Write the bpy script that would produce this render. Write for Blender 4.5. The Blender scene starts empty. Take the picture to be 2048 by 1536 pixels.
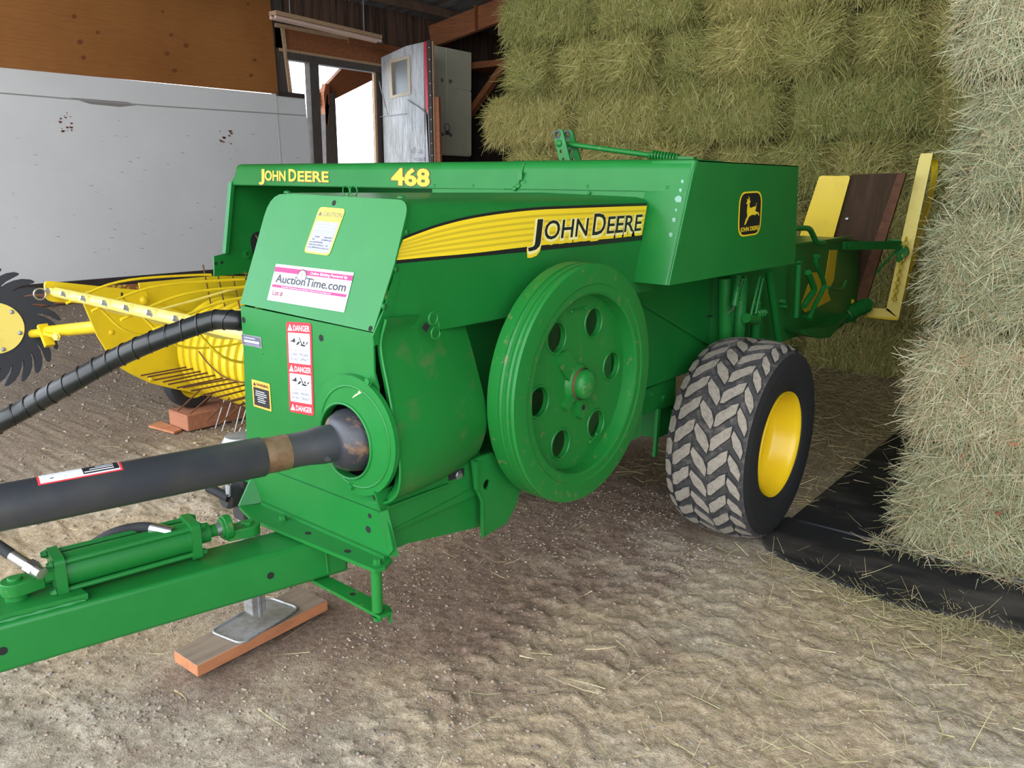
import bpy, bmesh, math, random
import numpy as np
from mathutils import Vector, Matrix
from mathutils.geometry import tessellate_polygon
V = Vector
PI = math.pi
random.seed(7)
RNG = np.random.default_rng(7)
sc = bpy.context.scene
COL = sc.collection

# ------------------------------------------------------------------ camera
EYE = V((0.0, 0.0, 1.34))
FOC = 1579.26
def _unit(v): return v / np.linalg.norm(v)
_d1 = _unit(np.array([2350 - 1024, -(383 - 768), -FOC]))
_d2 = _unit(np.array([-(-980 - 1024), (344 - 768), FOC]))
_d2 = _unit(_d2 - _d1 * (_d1 @ _d2))
_d3 = np.cross(_d2, _d1)
ROT = Matrix([_d2.tolist(), _d1.tolist(), _d3.tolist()])
cam = bpy.data.cameras.new('camera')
cam.sensor_width = 36.0
cam.lens = FOC / 2048 * 36.0
cam.clip_start = 0.05
cam.clip_end = 200
cam_o = bpy.data.objects.new('camera', cam)
cam_o.matrix_world = Matrix.Translation(EYE) @ ROT.to_4x4()
COL.objects.link(cam_o)
sc.camera = cam_o

# measured point -> world point on a known plane (axis 0/1/2 = constant) or on a free plane
def ray(x, y): return ROT @ V((x - 1024, -(y - 768), -FOC))
def at(x, y, ax, c):
    d = ray(x, y)
    return EYE + d * ((c - EYE[ax]) / d[ax])
def atX(x, y, c): return at(x, y, 0, c)
def atY(x, y, c): return at(x, y, 1, c)
def atZ(x, y, c): return at(x, y, 2, c)
def atP(x, y, p0, n):
    d = ray(x, y)
    return EYE + d * ((p0 - EYE).dot(n) / d.dot(n))

# ------------------------------------------------------------------ materials
def _nt(name):
    m = bpy.data.materials.new(name); m.use_nodes = True
    nt = m.node_tree
    return m, nt, nt.nodes['Principled BSDF']
def _coord(nt, scale, kind='Object'):
    tc = nt.nodes.new('ShaderNodeTexCoord'); mp = nt.nodes.new('ShaderNodeMapping')
    mp.inputs['Scale'].default_value = scale if isinstance(scale, (tuple, list)) else (scale,) * 3
    nt.links.new(tc.outputs[kind], mp.inputs['Vector'])
    return mp.outputs['Vector']
def _noise(nt, vec, scale=1.0, detail=5, rough=.6, dist=0):
    n = nt.nodes.new('ShaderNodeTexNoise')
    n.inputs['Scale'].default_value = scale; n.inputs['Detail'].default_value = detail
    n.inputs['Roughness'].default_value = rough; n.inputs['Distortion'].default_value = dist
    if vec is not None: nt.links.new(vec, n.inputs['Vector'])
    return n.outputs['Fac']
def _ramp(nt, fac, stops):
    r = nt.nodes.new('ShaderNodeValToRGB')
    e = r.color_ramp.elements
    while len(e) < len(stops): e.new(0.5)
    for i, (p, c) in enumerate(stops):
        e[i].position = p; e[i].color = (*c, 1) if len(c) == 3 else c
    nt.links.new(fac, r.inputs['Fac'])
    return r.outputs['Color']
def _mix(nt, fac, a, b, mode='MIX'):
    m = nt.nodes.new('ShaderNodeMix'); m.data_type = 'RGBA'; m.blend_type = mode
    for sock, v in ((m.inputs['Factor'], fac), (m.inputs['A'], a), (m.inputs['B'], b)):
        if hasattr(v, 'is_linked'): nt.links.new(v, sock)
        elif isinstance(v, (int, float)): sock.default_value = v
        else: sock.default_value = (*v, 1) if len(v) == 3 else v
    return m.outputs['Result']
def _bump(nt, fac, strength, dist=.01, prev=None):
    b = nt.nodes.new('ShaderNodeBump')
    b.inputs['Strength'].default_value = strength; b.inputs['Distance'].default_value = dist
    nt.links.new(fac, b.inputs['Height'])
    if prev is not None: nt.links.new(prev, b.inputs['Normal'])
    return b.outputs['Normal']
def M(name, col, rough=.5, metal=0., spec=.5, dirt=None, bump=None, coat=0.):
    """dirt = (scale, colour, low, high); bump = (scale, strength, distance)"""
    m, nt, b = _nt(name)
    b.inputs['Base Color'].default_value = (*col, 1)
    b.inputs['Roughness'].default_value = rough
    b.inputs['Metallic'].default_value = metal
    b.inputs['Specular IOR Level'].default_value = spec
    b.inputs['Coat Weight'].default_value = coat
    b.inputs['Coat Roughness'].default_value = .15
    if dirt:
        f = _noise(nt, _coord(nt, dirt[0]), 1, 6, .65)
        c = _ramp(nt, f, [(dirt[2], col), (dirt[3], dirt[1])])
        nt.links.new(c, b.inputs['Base Color'])
    if bump:
        f = _noise(nt, _coord(nt, bump[0]), 1, 6, .6)
        nt.links.new(_bump(nt, f, bump[1], bump[2]), b.inputs['Normal'])
    return m

GREEN = M('green_paint', (.009, .148, .024), .36, spec=.3, dirt=(9, (.012, .164, .029), .45, .7), bump=(22, .04, .004))
GREEND = M('green_cast_paint', (.009, .148, .022), .4, spec=.3, dirt=(14, (.014, .17, .035), .5, .75), bump=(120, .12, .002))
GREENW = M('green_worn_paint', (.0095, .155, .023), .40, spec=.32, dirt=(38, (.16, .15, .07), .60, .74), bump=(60, .15, .003))
GREENUST = M('green_dusty_paint', (.0095, .145, .022), .42, spec=.25, dirt=((3, 12, 14), (.09, .12, .045), .55, .85))
YEL = M('yellow_paint', (.74, .52, .012), .4, dirt=(8, (.62, .42, .02), .5, .8), bump=(25, .05, .004))
YELR = M('yellow_rim_paint', (.78, .52, .010), .33, bump=(30, .05, .003))
YELP = M('pale_yellow_paint', (.80, .64, .14), .45, dirt=(10, (.7, .5, .08), .5, .8))
RUSTY = M('rusty_yellow_steel', (.20, .07, .02), .8, dirt=(30, (.6, .42, .04), .5, .6))
BROWNPLATE = M('worn_brown_steel', (.046, .026, .012), .7, spec=.15, dirt=((30, 4, 4), (.075, .042, .022), .45, .75), bump=(60, .2, .003))
BROWNEDGE = M('rust_brown_edge', (.14, .062, .03), .75, spec=.2, dirt=(20, (.08, .035, .02), .4, .7))
RUBBER = M('black_rubber', (.012, .012, .013), .75, bump=(90, .15, .002))
TREADDUST = M('dust_caked_tread', (.31, .27, .215), .95, dirt=(70, (.20, .175, .15), .45, .68), bump=(160, .5, .003))
GROOVE = M('dusty_groove_rubber', (.045, .043, .042), .9, dirt=(35, (.16, .14, .12), .5, .75), bump=(120, .5, .004))
TINERUB = M('dark_grey_rubber', (.022, .024, .03), .55, bump=(60, .1, .002))
PLASTIC = M('black_plastic_tube', (.030, .032, .038), .45, dirt=(9, (.05, .048, .042), .45, .75), bump=(50, .15, .002))
BELL = M('scuffed_black_bell', (.028, .028, .034), .38, dirt=(16, (.20, .105, .055), .52, .66), bump=(40, .15, .002))
BARE = M('bare_brass_brown_steel', (.30, .20, .11), .4, .6, dirt=(20, (.17, .085, .05), .4, .65))
STEEL = M('grey_steel', (.42, .42, .42), .38, .9, dirt=(40, (.25, .2, .15), .55, .8))
GALV = M('galvanised_jack', (.36, .36, .36), .5, .5, dirt=(25, (.20, .17, .13), .45, .75))
CHROME = M('bright_fitting', (.66, .66, .64), .25, 1.)
HOSE = M('black_hose_wrap', (.010, .011, .010), .32, bump=(40, .1, .003))
BLACK = M('black_void', (.006, .006, .006), .9)
BLACKP = M('black_print', (.010, .010, .010), .45)
PRYEL = M('yellow_print', (.86, .62, .02), .45)
PRYELD = M('yellow_pinstripe', (.62, .44, .02), .45)
PRCREAM = M('cream_outline_print', (.88, .78, .32), .45)
PROUT = M('dark_red_brown_outline', (.12, .06, .015), .5)
PRWHITE = M('white_print', (.60, .60, .64), .6, spec=.2)
PRPINK = M('pink_print', (.60, .045, .15), .6, spec=.2)
PRRED = M('red_print', (.58, .035, .045), .6, spec=.2)
PRMAROON = M('maroon_print', (.22, .02, .05), .5)
PRORANGE = M('orange_print', (.85, .36, .05), .5)
PRGREY = M('faded_grey_print', (.30, .30, .34), .6, spec=.2)
PRDARK = M('faded_black_print', (.09, .09, .12), .6)
PRCAUT = M('faded_yellow_print', (.60, .48, .08), .6, spec=.2)
WOODR = M('reddish_wood', (.36, .14, .07), .8, dirt=((6, 40, 40), (.24, .09, .05), .4, .75), bump=((6, 60, 60), .3, .004))
WOODG = M('weathered_plank_top', (.27, .20, .14), .9, dirt=((30, 5, 30), (.16, .12, .085), .4, .7), bump=((60, 8, 40), .4, .004))
WOODO = M('fresh_orange_wood_edge', (.52, .20, .085), .8, dirt=((30, 8, 30), (.36, .14, .06), .4, .7))
TIMBER = M('warm_timber', (.31, .105, .035), .75, dirt=((4, 25, 25), (.17, .055, .02), .35, .75))
TIMBERL = M('pale_timber', (.50, .33, .19), .75, dirt=((8, 30, 30), (.36, .22, .12), .4, .75))
DARKWOOD = M('dark_old_wood', (.035, .025, .02), .85, dirt=(6, (.06, .04, .03), .4, .8))
GREYPOST = M('grey_brown_post', (.085, .07, .06), .85, dirt=((3, 30, 6), (.05, .04, .035), .4, .7))
CREAM = M('cream_cabinet_paint', (.82, .80, .60), .5, dirt=(4, (.70, .68, .50), .5, .9))
PLASTW = M('crinkled_plastic_film', (.66, .66, .65), .3, dirt=((9, 9, 2), (.42, .42, .41), .42, .7), bump=((16, 16, 3), 1.0, .12))
DOORWOOD = M('pale_door_frame', (.46, .38, .28), .7)
REDTAPE = M('red_tape', (.60, .015, .04), .5)

def glass_mat():
    m, nt, b = _nt('dusty_pane')
    b.inputs['Base Color'].default_value = (.75, .78, .76, 1)
    b.inputs['Roughness'].default_value = .35
    b.inputs['Transmission Weight'].default_value = .85
    return m
GLASS = glass_mat()

# ------------------------------------------------------------------ mesh builder
class MB:
    def __init__(s): s.v = []; s.f = []; s.fm = []; s.mats = []
    def mi(s, m):
        if m not in s.mats: s.mats.append(m)
        return s.mats.index(m)
    def add(s, vs, fs, m):
        k = len(s.v); i = s.mi(m)
        s.v.extend([V(p) for p in vs])
        for f in fs: s.f.append([k + q for q in f]); s.fm.append(i)
    def plate(s, pts, t, m, holes=(), side=None):
        """flat outline (list of points) given thickness vector t; holes are inner outlines"""
        t = V(t); loops = [[V(p) for p in pts]] + [[V(p) for p in h] for h in holes]
        flat = [p for l in loops for p in l]; n = len(flat)
        if holes: tris = [list(q) for q in tessellate_polygon(loops)]
        else: tris = [list(range(n))]
        nrm = V((0, 0, 0)); l0 = loops[0]
        for i in range(len(l0)):
            nrm += (l0[i] - l0[0]).cross(l0[(i + 1) % len(l0)] - l0[0])
        fr = []
        for q in tris:
            a = V((0, 0, 0))
            for i in range(1, len(q) - 1): a += (flat[q[i]] - flat[q[0]]).cross(flat[q[i + 1]] - flat[q[0]])
            if a.dot(t) > 0: q = q[::-1]
            fr.append(q)
        s.add(flat + [p + t for p in flat], fr + [[n + j for j in q[::-1]] for q in fr], m)
        k = 0
        for li, l in enumerate(loops):
            c = len(l)
            fs = []
            for i in range(c):
                j = (i + 1) % c
                fs.append([i, j, c + j, c + i])
            s.add(l + [p + t for p in l], fs, side or m)
            k += c
    def box(s, c, size, m, rot=None):
        c = V(c); h = [x / 2 for x in size]
        vs = [V((sx * h[0], sy * h[1], sz * h[2])) for sx in (-1, 1) for sy in (-1, 1) for sz in (-1, 1)]
        if rot is not None: vs = [rot @ v for v in vs]
        s.add([c + v for v in vs], [(0, 1, 3, 2), (4, 6, 7, 5), (0, 4, 5, 1), (2, 3, 7, 6), (0, 2, 6, 4), (1, 5, 7, 3)], m)
    def span(s, lo, hi, m):
        lo = V(lo); hi = V(hi)
        s.box((lo + hi) / 2, hi - lo, m)
    def bar(s, a, b, w, h, m, up=(0, 0, 1)):
        a = V(a); b = V(b); d = (b - a).normalized(); sd = d.cross(V(up)).normalized(); u = sd.cross(d)
        vs = []
        for p in (a, b):
            for q in ((-1, -1), (1, -1), (1, 1), (-1, 1)): vs.append(p + sd * (q[0] * w / 2) + u * (q[1] * h / 2))
        s.add(vs, [(3, 2, 1, 0), (4, 5, 6, 7), (0, 1, 5, 4), (1, 2, 6, 5), (2, 3, 7, 6), (3, 0, 4, 7)], m)
    def tube(s, a, b, r, m, n=16, r2=None, caps=True):
        s.path([a, b], r, m, n, caps, r2)
    def path(s, pts, r, m, n=10, caps=True, r2=None, closed=False):
        pts = [V(p) for p in pts]; k = len(pts)
        rs = [r] * k if not isinstance(r, (list, tuple)) else list(r)
        if r2 is not None: rs = [r + (r2 - r) * i / (k - 1) for i in range(k)]
        vs = []; up = None
        for i, p in enumerate(pts):
            if closed: d = pts[(i + 1) % k] - pts[i - 1]
            else: d = pts[min(i + 1, k - 1)] - pts[max(i - 1, 0)]
            d.normalize()
            if up is None:
                up = V((0, 0, 1)) if abs(d.z) < .9 else V((1, 0, 0))
            sd = d.cross(up)
            if sd.length < 1e-6: sd = d.cross(V((0, 1, 0)))
            sd.normalize(); up = sd.cross(d).normalized()
            for j in range(n):
                a = 2 * PI * j / n
                vs.append(p + sd * (math.cos(a) * rs[i]) + up * (math.sin(a) * rs[i]))
        fs = []
        for i in range(k if closed else k - 1):
            i2 = (i + 1) % k
            for j in range(n):
                j2 = (j + 1) % n
                fs.append((i * n + j, i * n + j2, i2 * n + j2, i2 * n + j))
        if caps and not closed:
            fs.append(tuple(range(n))[::-1]); fs.append(tuple((k - 1) * n + j for j in range(n)))
        s.add(vs, fs, m)
    def lathe(s, prof, o, ax, m, n=48, mats=None, closed=False):
        """prof: list of (radius, height along ax); mats: optional per segment"""
        o = V(o); ax = V(ax).normalized()
        u = ax.cross(V((0, 0, 1)))
        if u.length < 1e-4: u = V((1, 0, 0))
        u.normalize(); w = ax.cross(u)
        vs = []
        for r, h in prof:
            for j in range(n):
                a = 2 * PI * j / n
                vs.append(o + ax * h + (u * math.cos(a) + w * math.sin(a)) * max(r, 1e-5))
        k = len(prof)
        for i in range(k if closed else k - 1):
            i2 = (i + 1) % k
            fs = [(j, (j + 1) % n, n + (j + 1) % n, n + j) for j in range(n)]
            s.add(vs[i * n:(i + 1) * n] + vs[i2 * n:(i2 + 1) * n], fs, mats[i] if mats else m)
    def bolt(s, p, nrm, r, m, h=None, n=6):
        s.lathe([(r * 1.35, 0), (r * 1.35, r * .2), (r, r * .2), (r * .96, h or r * .8), (0, h or r * .8)], p, nrm, m, n)
    def rivet(s, p, nrm, r, m):
        s.lathe([(r, 0), (r * .9, r * .3), (r * .55, r * .55), (0, r * .65)], p, nrm, m, 14)
    def sheet(s, rows, t, m):
        """ruled sheet: rows = list of point lists, t = thickness vector function or vector"""
        nr = len(rows); nc = len(rows[0])
        top = [V(p) for r in rows for p in r]; bot = [p + V(t) for p in top]
        fs = []
        N = nr * nc
        for i in range(nr - 1):
            for j in range(nc - 1):
                a = i * nc + j
                fs.append((a, a + 1, a + nc + 1, a + nc)); fs.append((N + a + nc, N + a + nc + 1, N + a + 1, N + a))
        def edge(idx):
            for a, b in zip(idx[:-1], idx[1:]): fs.append((b, a, N + a, N + b))
        edge(list(range(nc))); edge([(nr - 1) * nc + j for j in range(nc)][::-1])
        edge([i * nc for i in range(nr)][::-1]); edge([i * nc + nc - 1 for i in range(nr)])
        s.add(top + bot, fs, m)
    def build(s, name, parent=None, root=None, bevel=0, seg=2, smooth=35, weld=True):
        off = V(root.location) if root is not None else V((0, 0, 0))
        me = bpy.data.meshes.new(name)
        me.from_pydata([tuple(p - off) for p in s.v], [], s.f)
        for m in s.mats: me.materials.append(m)
        me.polygons.foreach_set('material_index', s.fm)
        if weld:
            bm = bmesh.new(); bm.from_mesh(me)
            bmesh.ops.remove_doubles(bm, verts=bm.verts, dist=2e-5)
            bmesh.ops.recalc_face_normals(bm, faces=bm.faces)
            bm.to_mesh(me); bm.free()
        if smooth:
            me.polygons.foreach_set('use_smooth', [True] * len(me.polygons))
            me.set_sharp_from_angle(angle=math.radians(smooth))
        o = bpy.data.objects.new(name, me); COL.objects.link(o)
        if parent is not None: o.parent = parent
        elif root is not None: o.location = off
        if bevel:
            b = o.modifiers.new('edge', 'BEVEL'); b.width = bevel; b.segments = seg; b.limit_method = 'ANGLE'
            b.angle_limit = math.radians(40); b.harden_normals = False
        return o

def thing(name, loc, label, cat, group=None, kind=None):
    o = bpy.data.objects.new(name, None); o.location = loc; COL.objects.link(o)
    return tag(o, label, cat, group, kind)
def tag(o, label=None, cat=None, group=None, kind=None):
    for k, v in (('label', label), ('category', cat), ('group', group), ('kind', kind)):
        if v: o[k] = v
    return o
def rnd(pts, rads, n=5):
    """fillet the corners of a flat outline"""
    out = []; k = len(pts); pts = [V(p) for p in pts]
    if not isinstance(rads, (list, tuple)): rads = [rads] * k
    for i in range(k):
        r = rads[i]
        if r <= 0: out.append(pts[i]); continue
        p = pts[i]; a = (pts[i - 1] - p); b = (pts[(i + 1) % k] - p)
        r2 = min(r, a.length * .49, b.length * .49)
        a = p + a.normalized() * r2; b = p + b.normalized() * r2
        for j in range(n + 1):
            t = j / n
            out.append(a * (1 - t) ** 2 + p * (2 * t * (1 - t)) + b * t * t)
    return out
def circ(c, u, w, r, n=24, r2=None):
    c = V(c); u = V(u); w = V(w)
    return [c + u * (r * math.cos(2 * PI * i / n)) + w * ((r2 or r) * math.sin(2 * PI * i / n)) for i in range(n)]
def spline(pts, n=8):
    pts = [V(p) for p in pts]; P = [pts[0] * 2 - pts[1]] + pts + [pts[-1] * 2 - pts[-2]]
    out = []
    for i in range(1, len(P) - 2):
        a, b, c, d = P[i - 1:i + 3]
        for j in range(n):
            t = j / n
            out.append(.5 * ((2 * b) + (c - a) * t + (2 * a - 5 * b + 4 * c - d) * t * t + (3 * b - a - 3 * c + d) * t ** 3))
    out.append(pts[-1]); return out
def coil(a, b, r, turns, wire, m, mb, n=12):
    a = V(a); b = V(b); d = (b - a); L = d.length; d.normalize()
    u = d.cross(V((0, 0, 1)) if abs(d.z) < .9 else V((1, 0, 0))).normalized(); w = d.cross(u)
    k = int(turns * n)
    mb.path([a + d * (L * i / k) + (u * math.cos(2 * PI * i / n) + w * math.sin(2 * PI * i / n)) * r for i in range(k + 1)], wire, m, 6)

# ------------------------------------------------------------------ lettering
_glyph = {}
def glyphs(txt, bold=0.0):
    key = (txt, bold)
    if key not in _glyph:
        cu = bpy.data.curves.new('t', 'FONT'); cu.body = txt; cu.size = 1; cu.offset = bold; cu.resolution_u = 3
        ob = bpy.data.objects.new('t', cu); COL.objects.link(ob)
        dg = bpy.context.evaluated_depsgraph_get()
        me = bpy.data.meshes.new_from_object(ob.evaluated_get(dg))
        vs = np.array([v.co[:2] for v in me.vertices]) if len(me.vertices) else np.zeros((0, 2))
        fs = [tuple(p.vertices) for p in me.polygons]
        bpy.data.objects.remove(ob); bpy.data.curves.remove(cu); bpy.data.meshes.remove(me)
        _glyph[key] = (vs, fs)
    return _glyph[key]
class Decal:
    """flat printed sheet in a local frame: (0,0) bottom-left, (w,h) top-right"""
    def __init__(s, o, px, py, nrm, lift=.0012):
        s.o = V(o); s.w = (V(px) - s.o).length; s.h = (V(py) - s.o).length
        s.u = (V(px) - s.o) / s.w; s.v = (V(py) - s.o) / s.h; s.n = V(nrm).normalized(); s.k = lift; s.mb = MB()
    def p(s, u, v): return s.o + s.u * u + s.v * v + s.n * s.k
    def step(s): s.k += .00028
    def poly(s, pts, m, step=True):
        s.mb.add([s.p(*q) for q in pts], [list(range(len(pts)))], m)
        if step: s.step()
    def rect(s, a, b, c, d, m, r=0, step=True):
        P = [V((a, b, 0)), V((c, b, 0)), V((c, d, 0)), V((a, d, 0))]
        if r: P = rnd(P, r)
        s.poly([(q.x, q.y) for q in P], m, step)
    def text(s, t, u, v, h, m, w=None, bold=0.0, shear=0.0, align='L', step=True):
        vs, fs = glyphs(t, bold)
        if not len(vs): return
        ref, _ = glyphs('H', 0)
        ch = ref[:, 1].max()
        x0, x1 = vs[:, 0].min(), vs[:, 0].max()
        sy = h / ch; sx = (w / (x1 - x0)) if w else sy
        ww = (x1 - x0) * sx
        u0 = u - (ww / 2 if align == 'C' else ww if align == 'R' else 0)
        P = [s.p(u0 + (x - x0) * sx + shear * y * sy, v + y * sy) for x, y in vs]
        s.mb.add(P, fs, m)
        if step: s.step()
    def build(s, name, parent, root): return s.mb.build(name, parent, root, smooth=0, weld=False)
# =================================================================== THE BALER
BL = thing('hay_baler', (-1.55, 2.6, 0), 'green and yellow square hay baler with lug tyre and flywheel, on dirt floor', 'hay baler')
def part(mb, name, parent=None, **k):
    return mb.build(name, parent or BL, BL, **k)
X0, X1 = V((1, 0, 0)), V((-1, 0, 0))
FY = 1.10                       # front sheet
CX = -1.26                      # cowl side sheet
BX = -1.135                      # outer side shield
HP0, HN = V((0, 2.146, 1.048)), V((0, 1, -.337)).normalized()      # leaning hood front
UP0, UN = V((0, 1.095, 1.03)), V((0, -1, .357)).normalized()      # leaning upper front sheet
def HPT(x, y): return atP(x, y, HP0, HN)
def UPT(x, y): return atP(x, y, UP0, UN)

# ---- front sheet with the round driveline opening
HC = V((-1.363, FY, .771)); HR = .087
outl = [atY(x, y, FY) for x, y in ((481, 611), (746, 666), (748, 745), (756, 775), (757, 985), (760, 1028), (545, 945), (496, 955), (487, 700))]
hole = circ(HC, X0, (0, 0, 1), HR, 40)
mb = MB(); mb.plate(outl, (0, .005, 0), GREEN, [hole])
for x, y in ((487, 640), (642, 676)):
    c = atY(x, y, FY - .0006); mb.plate(circ(c, X0, (0, 0, 1), .008, 14), (0, .0004, 0), BLACK)
for x, y in ((489, 697), (525, 707)): mb.rivet(atY(x, y, FY), (0, -1, 0), .003, GREEN)
fp = part(mb, 'front_panel')
mb = MB(); mb.bolt(atY(648, 817, FY), (0, -1, 0), .008, GREEN); part(mb, 'bolt', fp)
# black cup that paints in the darkness inside the opening
mb = MB(); mb.lathe([(.10, .012), (.10, .30), (0, .30)], HC, (0, 1, 0), BLACK, 32); part(mb, 'dark_opening_cup')
# ---- dished ring round the opening
rc = V((-1.336, FY, .789))
mb = MB(); mb.plate(circ(rc + V((0, -.016, 0)), X0, (0, 0, 1), .139, 64), (0, .012, 0), GREEN, [circ(HC + V((0, -.016, 0)), X0, (0, 0, 1), HR - .001, 48)])
mb.path(circ(rc + V((.004, -.0155, -.002)), X0, (0, 0, 1), .117, 64), .0032, GREEN, 8, closed=True)
mb.path(circ(HC + V((0, -.017, 0)), X0, (0, 0, 1), HR + .001, 64), .0035, GREEN, 8, closed=True)
ring = part(mb, 'driveline_shield_ring')
for x, y in ((738, 762), (703, 972)):
    mb = MB(); mb.bolt(atY(x, y, FY - .016), (0, -1, 0), .0085, GREEN); part(mb, 'bolt', ring)
mb = MB(); a = [atY(x, y, FY - .0166) for x, y in ((704, 796), (709, 790), (716, 786), (718, 779), (721, 785), (724, 785), (716, 789), (710, 793))]
mb.add(a, [tuple(range(len(a)))], PRCREAM); part(mb, 'paint_chip', ring)

# ---- upper front sheet, leaning back
outl = rnd([UPT(x, y) for x, y in ((480, 607), (746, 664), (789, 527), (819, 400), (541, 386))], [0, 0, 0, .035, .06])
mb = MB(); mb.plate(outl, UN * -.004, GREEN)
for x, y in ((572, 389), (800, 400)): mb.rivet(UPT(x, y) + V((0, .004, .004)), (0, 0, 1), .009, GREEN)
c = UPT(668, 406) + UN * .0006; mb.plate(circ(c, X0, UN.cross(X0), .0065, 14), UN * -.0004, BLACK)
c = UPT(741, 657) + UN * .0006; mb.plate(circ(c, X0, UN.cross(X0), .006, 14), UN * -.0004, BLACK)
up = part(mb, 'upper_front_panel')
# spring clip on the top edge of the cowl
mb = MB()
c1 = V((-1.515, 1.25, 1.322))
for d in (-.0135, .0135): mb.path(circ(c1 + V((d, 0, -.003)), X0, (0, 0, 1), .0125, 20), .0016, GREEN, 6, closed=True)
part(mb, 'top_spring_clip')

# ---- cowl over the driveline and gearbox
prof = [(CX, 1.012), (CX, 1.265)] + [(CX - .032 * (1 - math.cos(a)), 1.265 + .034 * math.sin(a)) for a in (.35, .7, 1.05, 1.4)] + [(-1.32, 1.304), (-1.70, 1.312), (-1.735, 1.285), (-1.765, 1.03)]
rows = []
for yy in (0, .25, .5, .75, 1):
    rows.append([V((x, (1.103 + max(0, z - 1.03) * .357) * (1 - yy) + 2.27 * yy, z)) for x, z in prof])
mb = MB(); mb.sheet(rows, (-.003, 0, -.003), GREEN)
cow = part(mb, 'gearbox_cowl', smooth=40)
for x, y in ((813, 464), (791, 538), (768, 613)):
    mb = MB(); p = atX(x, y, CX); mb.rivet(p, X0, .0075, GREEN); mb.box(p + V((.005, 0, 0)), (.001, .001, .010), BLACK); part(mb, 'screw', cow)
# front return flange of the cowl, under the side screws
mb = MB(); mb.plate([atX(x, y, CX + .001) for x, y in ((746, 672), (748, 692), (772, 684), (781, 634), (800, 560), (790, 545), (768, 620))], (-.004, 0, 0), GREEN); part(mb, 'cowl_flange', cow)

# ---- long stripe decal on the cowl side
top = [(806, 474), (836, 462), (880, 447), (940, 432), (1010, 421), (1080, 414), (1150, 411), (1230, 408), (1294, 406)]
bot = [(1284, 480), (1180, 491), (1060, 503), (950, 513), (860, 521), (791, 527.5)]
def CP(x, y, k): return atX(x, y, CX + k)
mb = MB()
tp = spline([CP(x, y, .0012) for x, y in top], 5); bt = [CP(x, y, .0012) for x, y in bot]
mb.add(tp + bt, [tuple(range(len(tp + bt)))], BLACKP)
tp2 = spline([CP(x, y + 5.5, .0016) for x, y in top], 5)
bt2 = [CP(x, y - (10 if x > 1000 else 7), .0016) for x, y in bot[::-1]]
bt2s = spline(bt2, 5)
n = min(len(tp2), len(bt2s))
def samp(l, t):
    t *= len(l) - 1; i = min(int(t), len(l) - 2); return l[i].lerp(l[i + 1], t - i)
N = 40; ta = [samp(tp2, i / N) for i in range(N + 1)]; ba = [samp(bt2s, i / N) for i in range(N + 1)]
mb.add(ta + ba[::-1], [tuple(range(2 * N + 2))], PRYEL)
for k in range(1, 6):
    f = k / 6; L = [ta[i].lerp(ba[i], f) + V((.0003, 0, 0)) for i in range(N + 1)]
    T = [max(.0012, .0028) ] * (N + 1)
    mb.add([p + V((0, 0, T[0])) for p in L] + [p - V((0, 0, T[0])) for p in L[::-1]], [tuple(range(2 * N + 2))], PRYELD)
part(mb, 'side_stripe_decal', cow, smooth=0, weld=False)
o = CP(1055, 491, 0); d = Decal(o, CP(1279, 468, 0), CP(1061, 437, 0), X0, .0024)
def jd(d, base, m, w, h, hs, bold, dx=0, dy=0, pos=((0, .090), (.112, .36), (.518, .115), (.653, .347)), jdrop=.10):
    """word pair with tall initials; bold grows every letter by the same rim"""
    for t, hh, (p0, wf) in zip(('J', 'OHN', 'D', 'EERE'), (h, hs, h, hs), pos):
        g = bold * hh * .9
        d.text(t, p0 * w + dx - g, base + dy - g - (jdrop * h if t == 'J' else 0), hh + 2 * g * 0, m, w=wf * w + 2 * g, bold=bold, step=False)
    d.step()
W_ = d.w
dd = [(.0, -.005, PRYEL, .10), (0, 0, PRCREAM, .075), (0, 0, BLACKP, .012)]
for dx, dy, m, bold in dd: jd(d, .012, m, W_, d.h * .86, d.h * .70, bold, dx, dy)
d.build('side_lettering', cow, BL)

# ---- curved clutch shield under the cowl
fr = [(-1.243, 1.062), (-1.262, 1.0), (-1.241, .905), (-1.221, .807), (-1.212, .74), (-1.222, .68), (-1.262, .645), (-1.32, .63)]
rr = [(-1.306, 1.045), (-1.285, 1.006), (-1.244, .90), (-1.213, .792), (-1.228, .715), (-1.262, .665), (-1.31, .63), (-1.36, .60)]
rf = spline([V((x + .008, 1.105, z)) for x, z in fr], 5); rb = spline([V((x, 1.40, z)) for x, z in rr], 5)
rows = []
for k in range(9):
    t = k / 8
    rows.append([a.lerp(b, t) + V((.014 * math.sin(PI * t) * (1 if 3 < i < 30 else .3), 0, 0)) for i, (a, b) in enumerate(zip(rf, rb))])
# rounded rear lower corner
mb = MB(); mb.sheet(rows, (-.004, 0, 0), GREENUST)
mb.path([p + V((0, -.002, 0)) for p in rf], .0035, GREEN, 6)
mb.sheet([[p for p in rf[3:30]], [p + V((-.03, .012, 0)) for p in rf[3:30]]], (0, .003, 0), GREEN)
sh = part(mb, 'clutch_shield', smooth=50)
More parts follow.
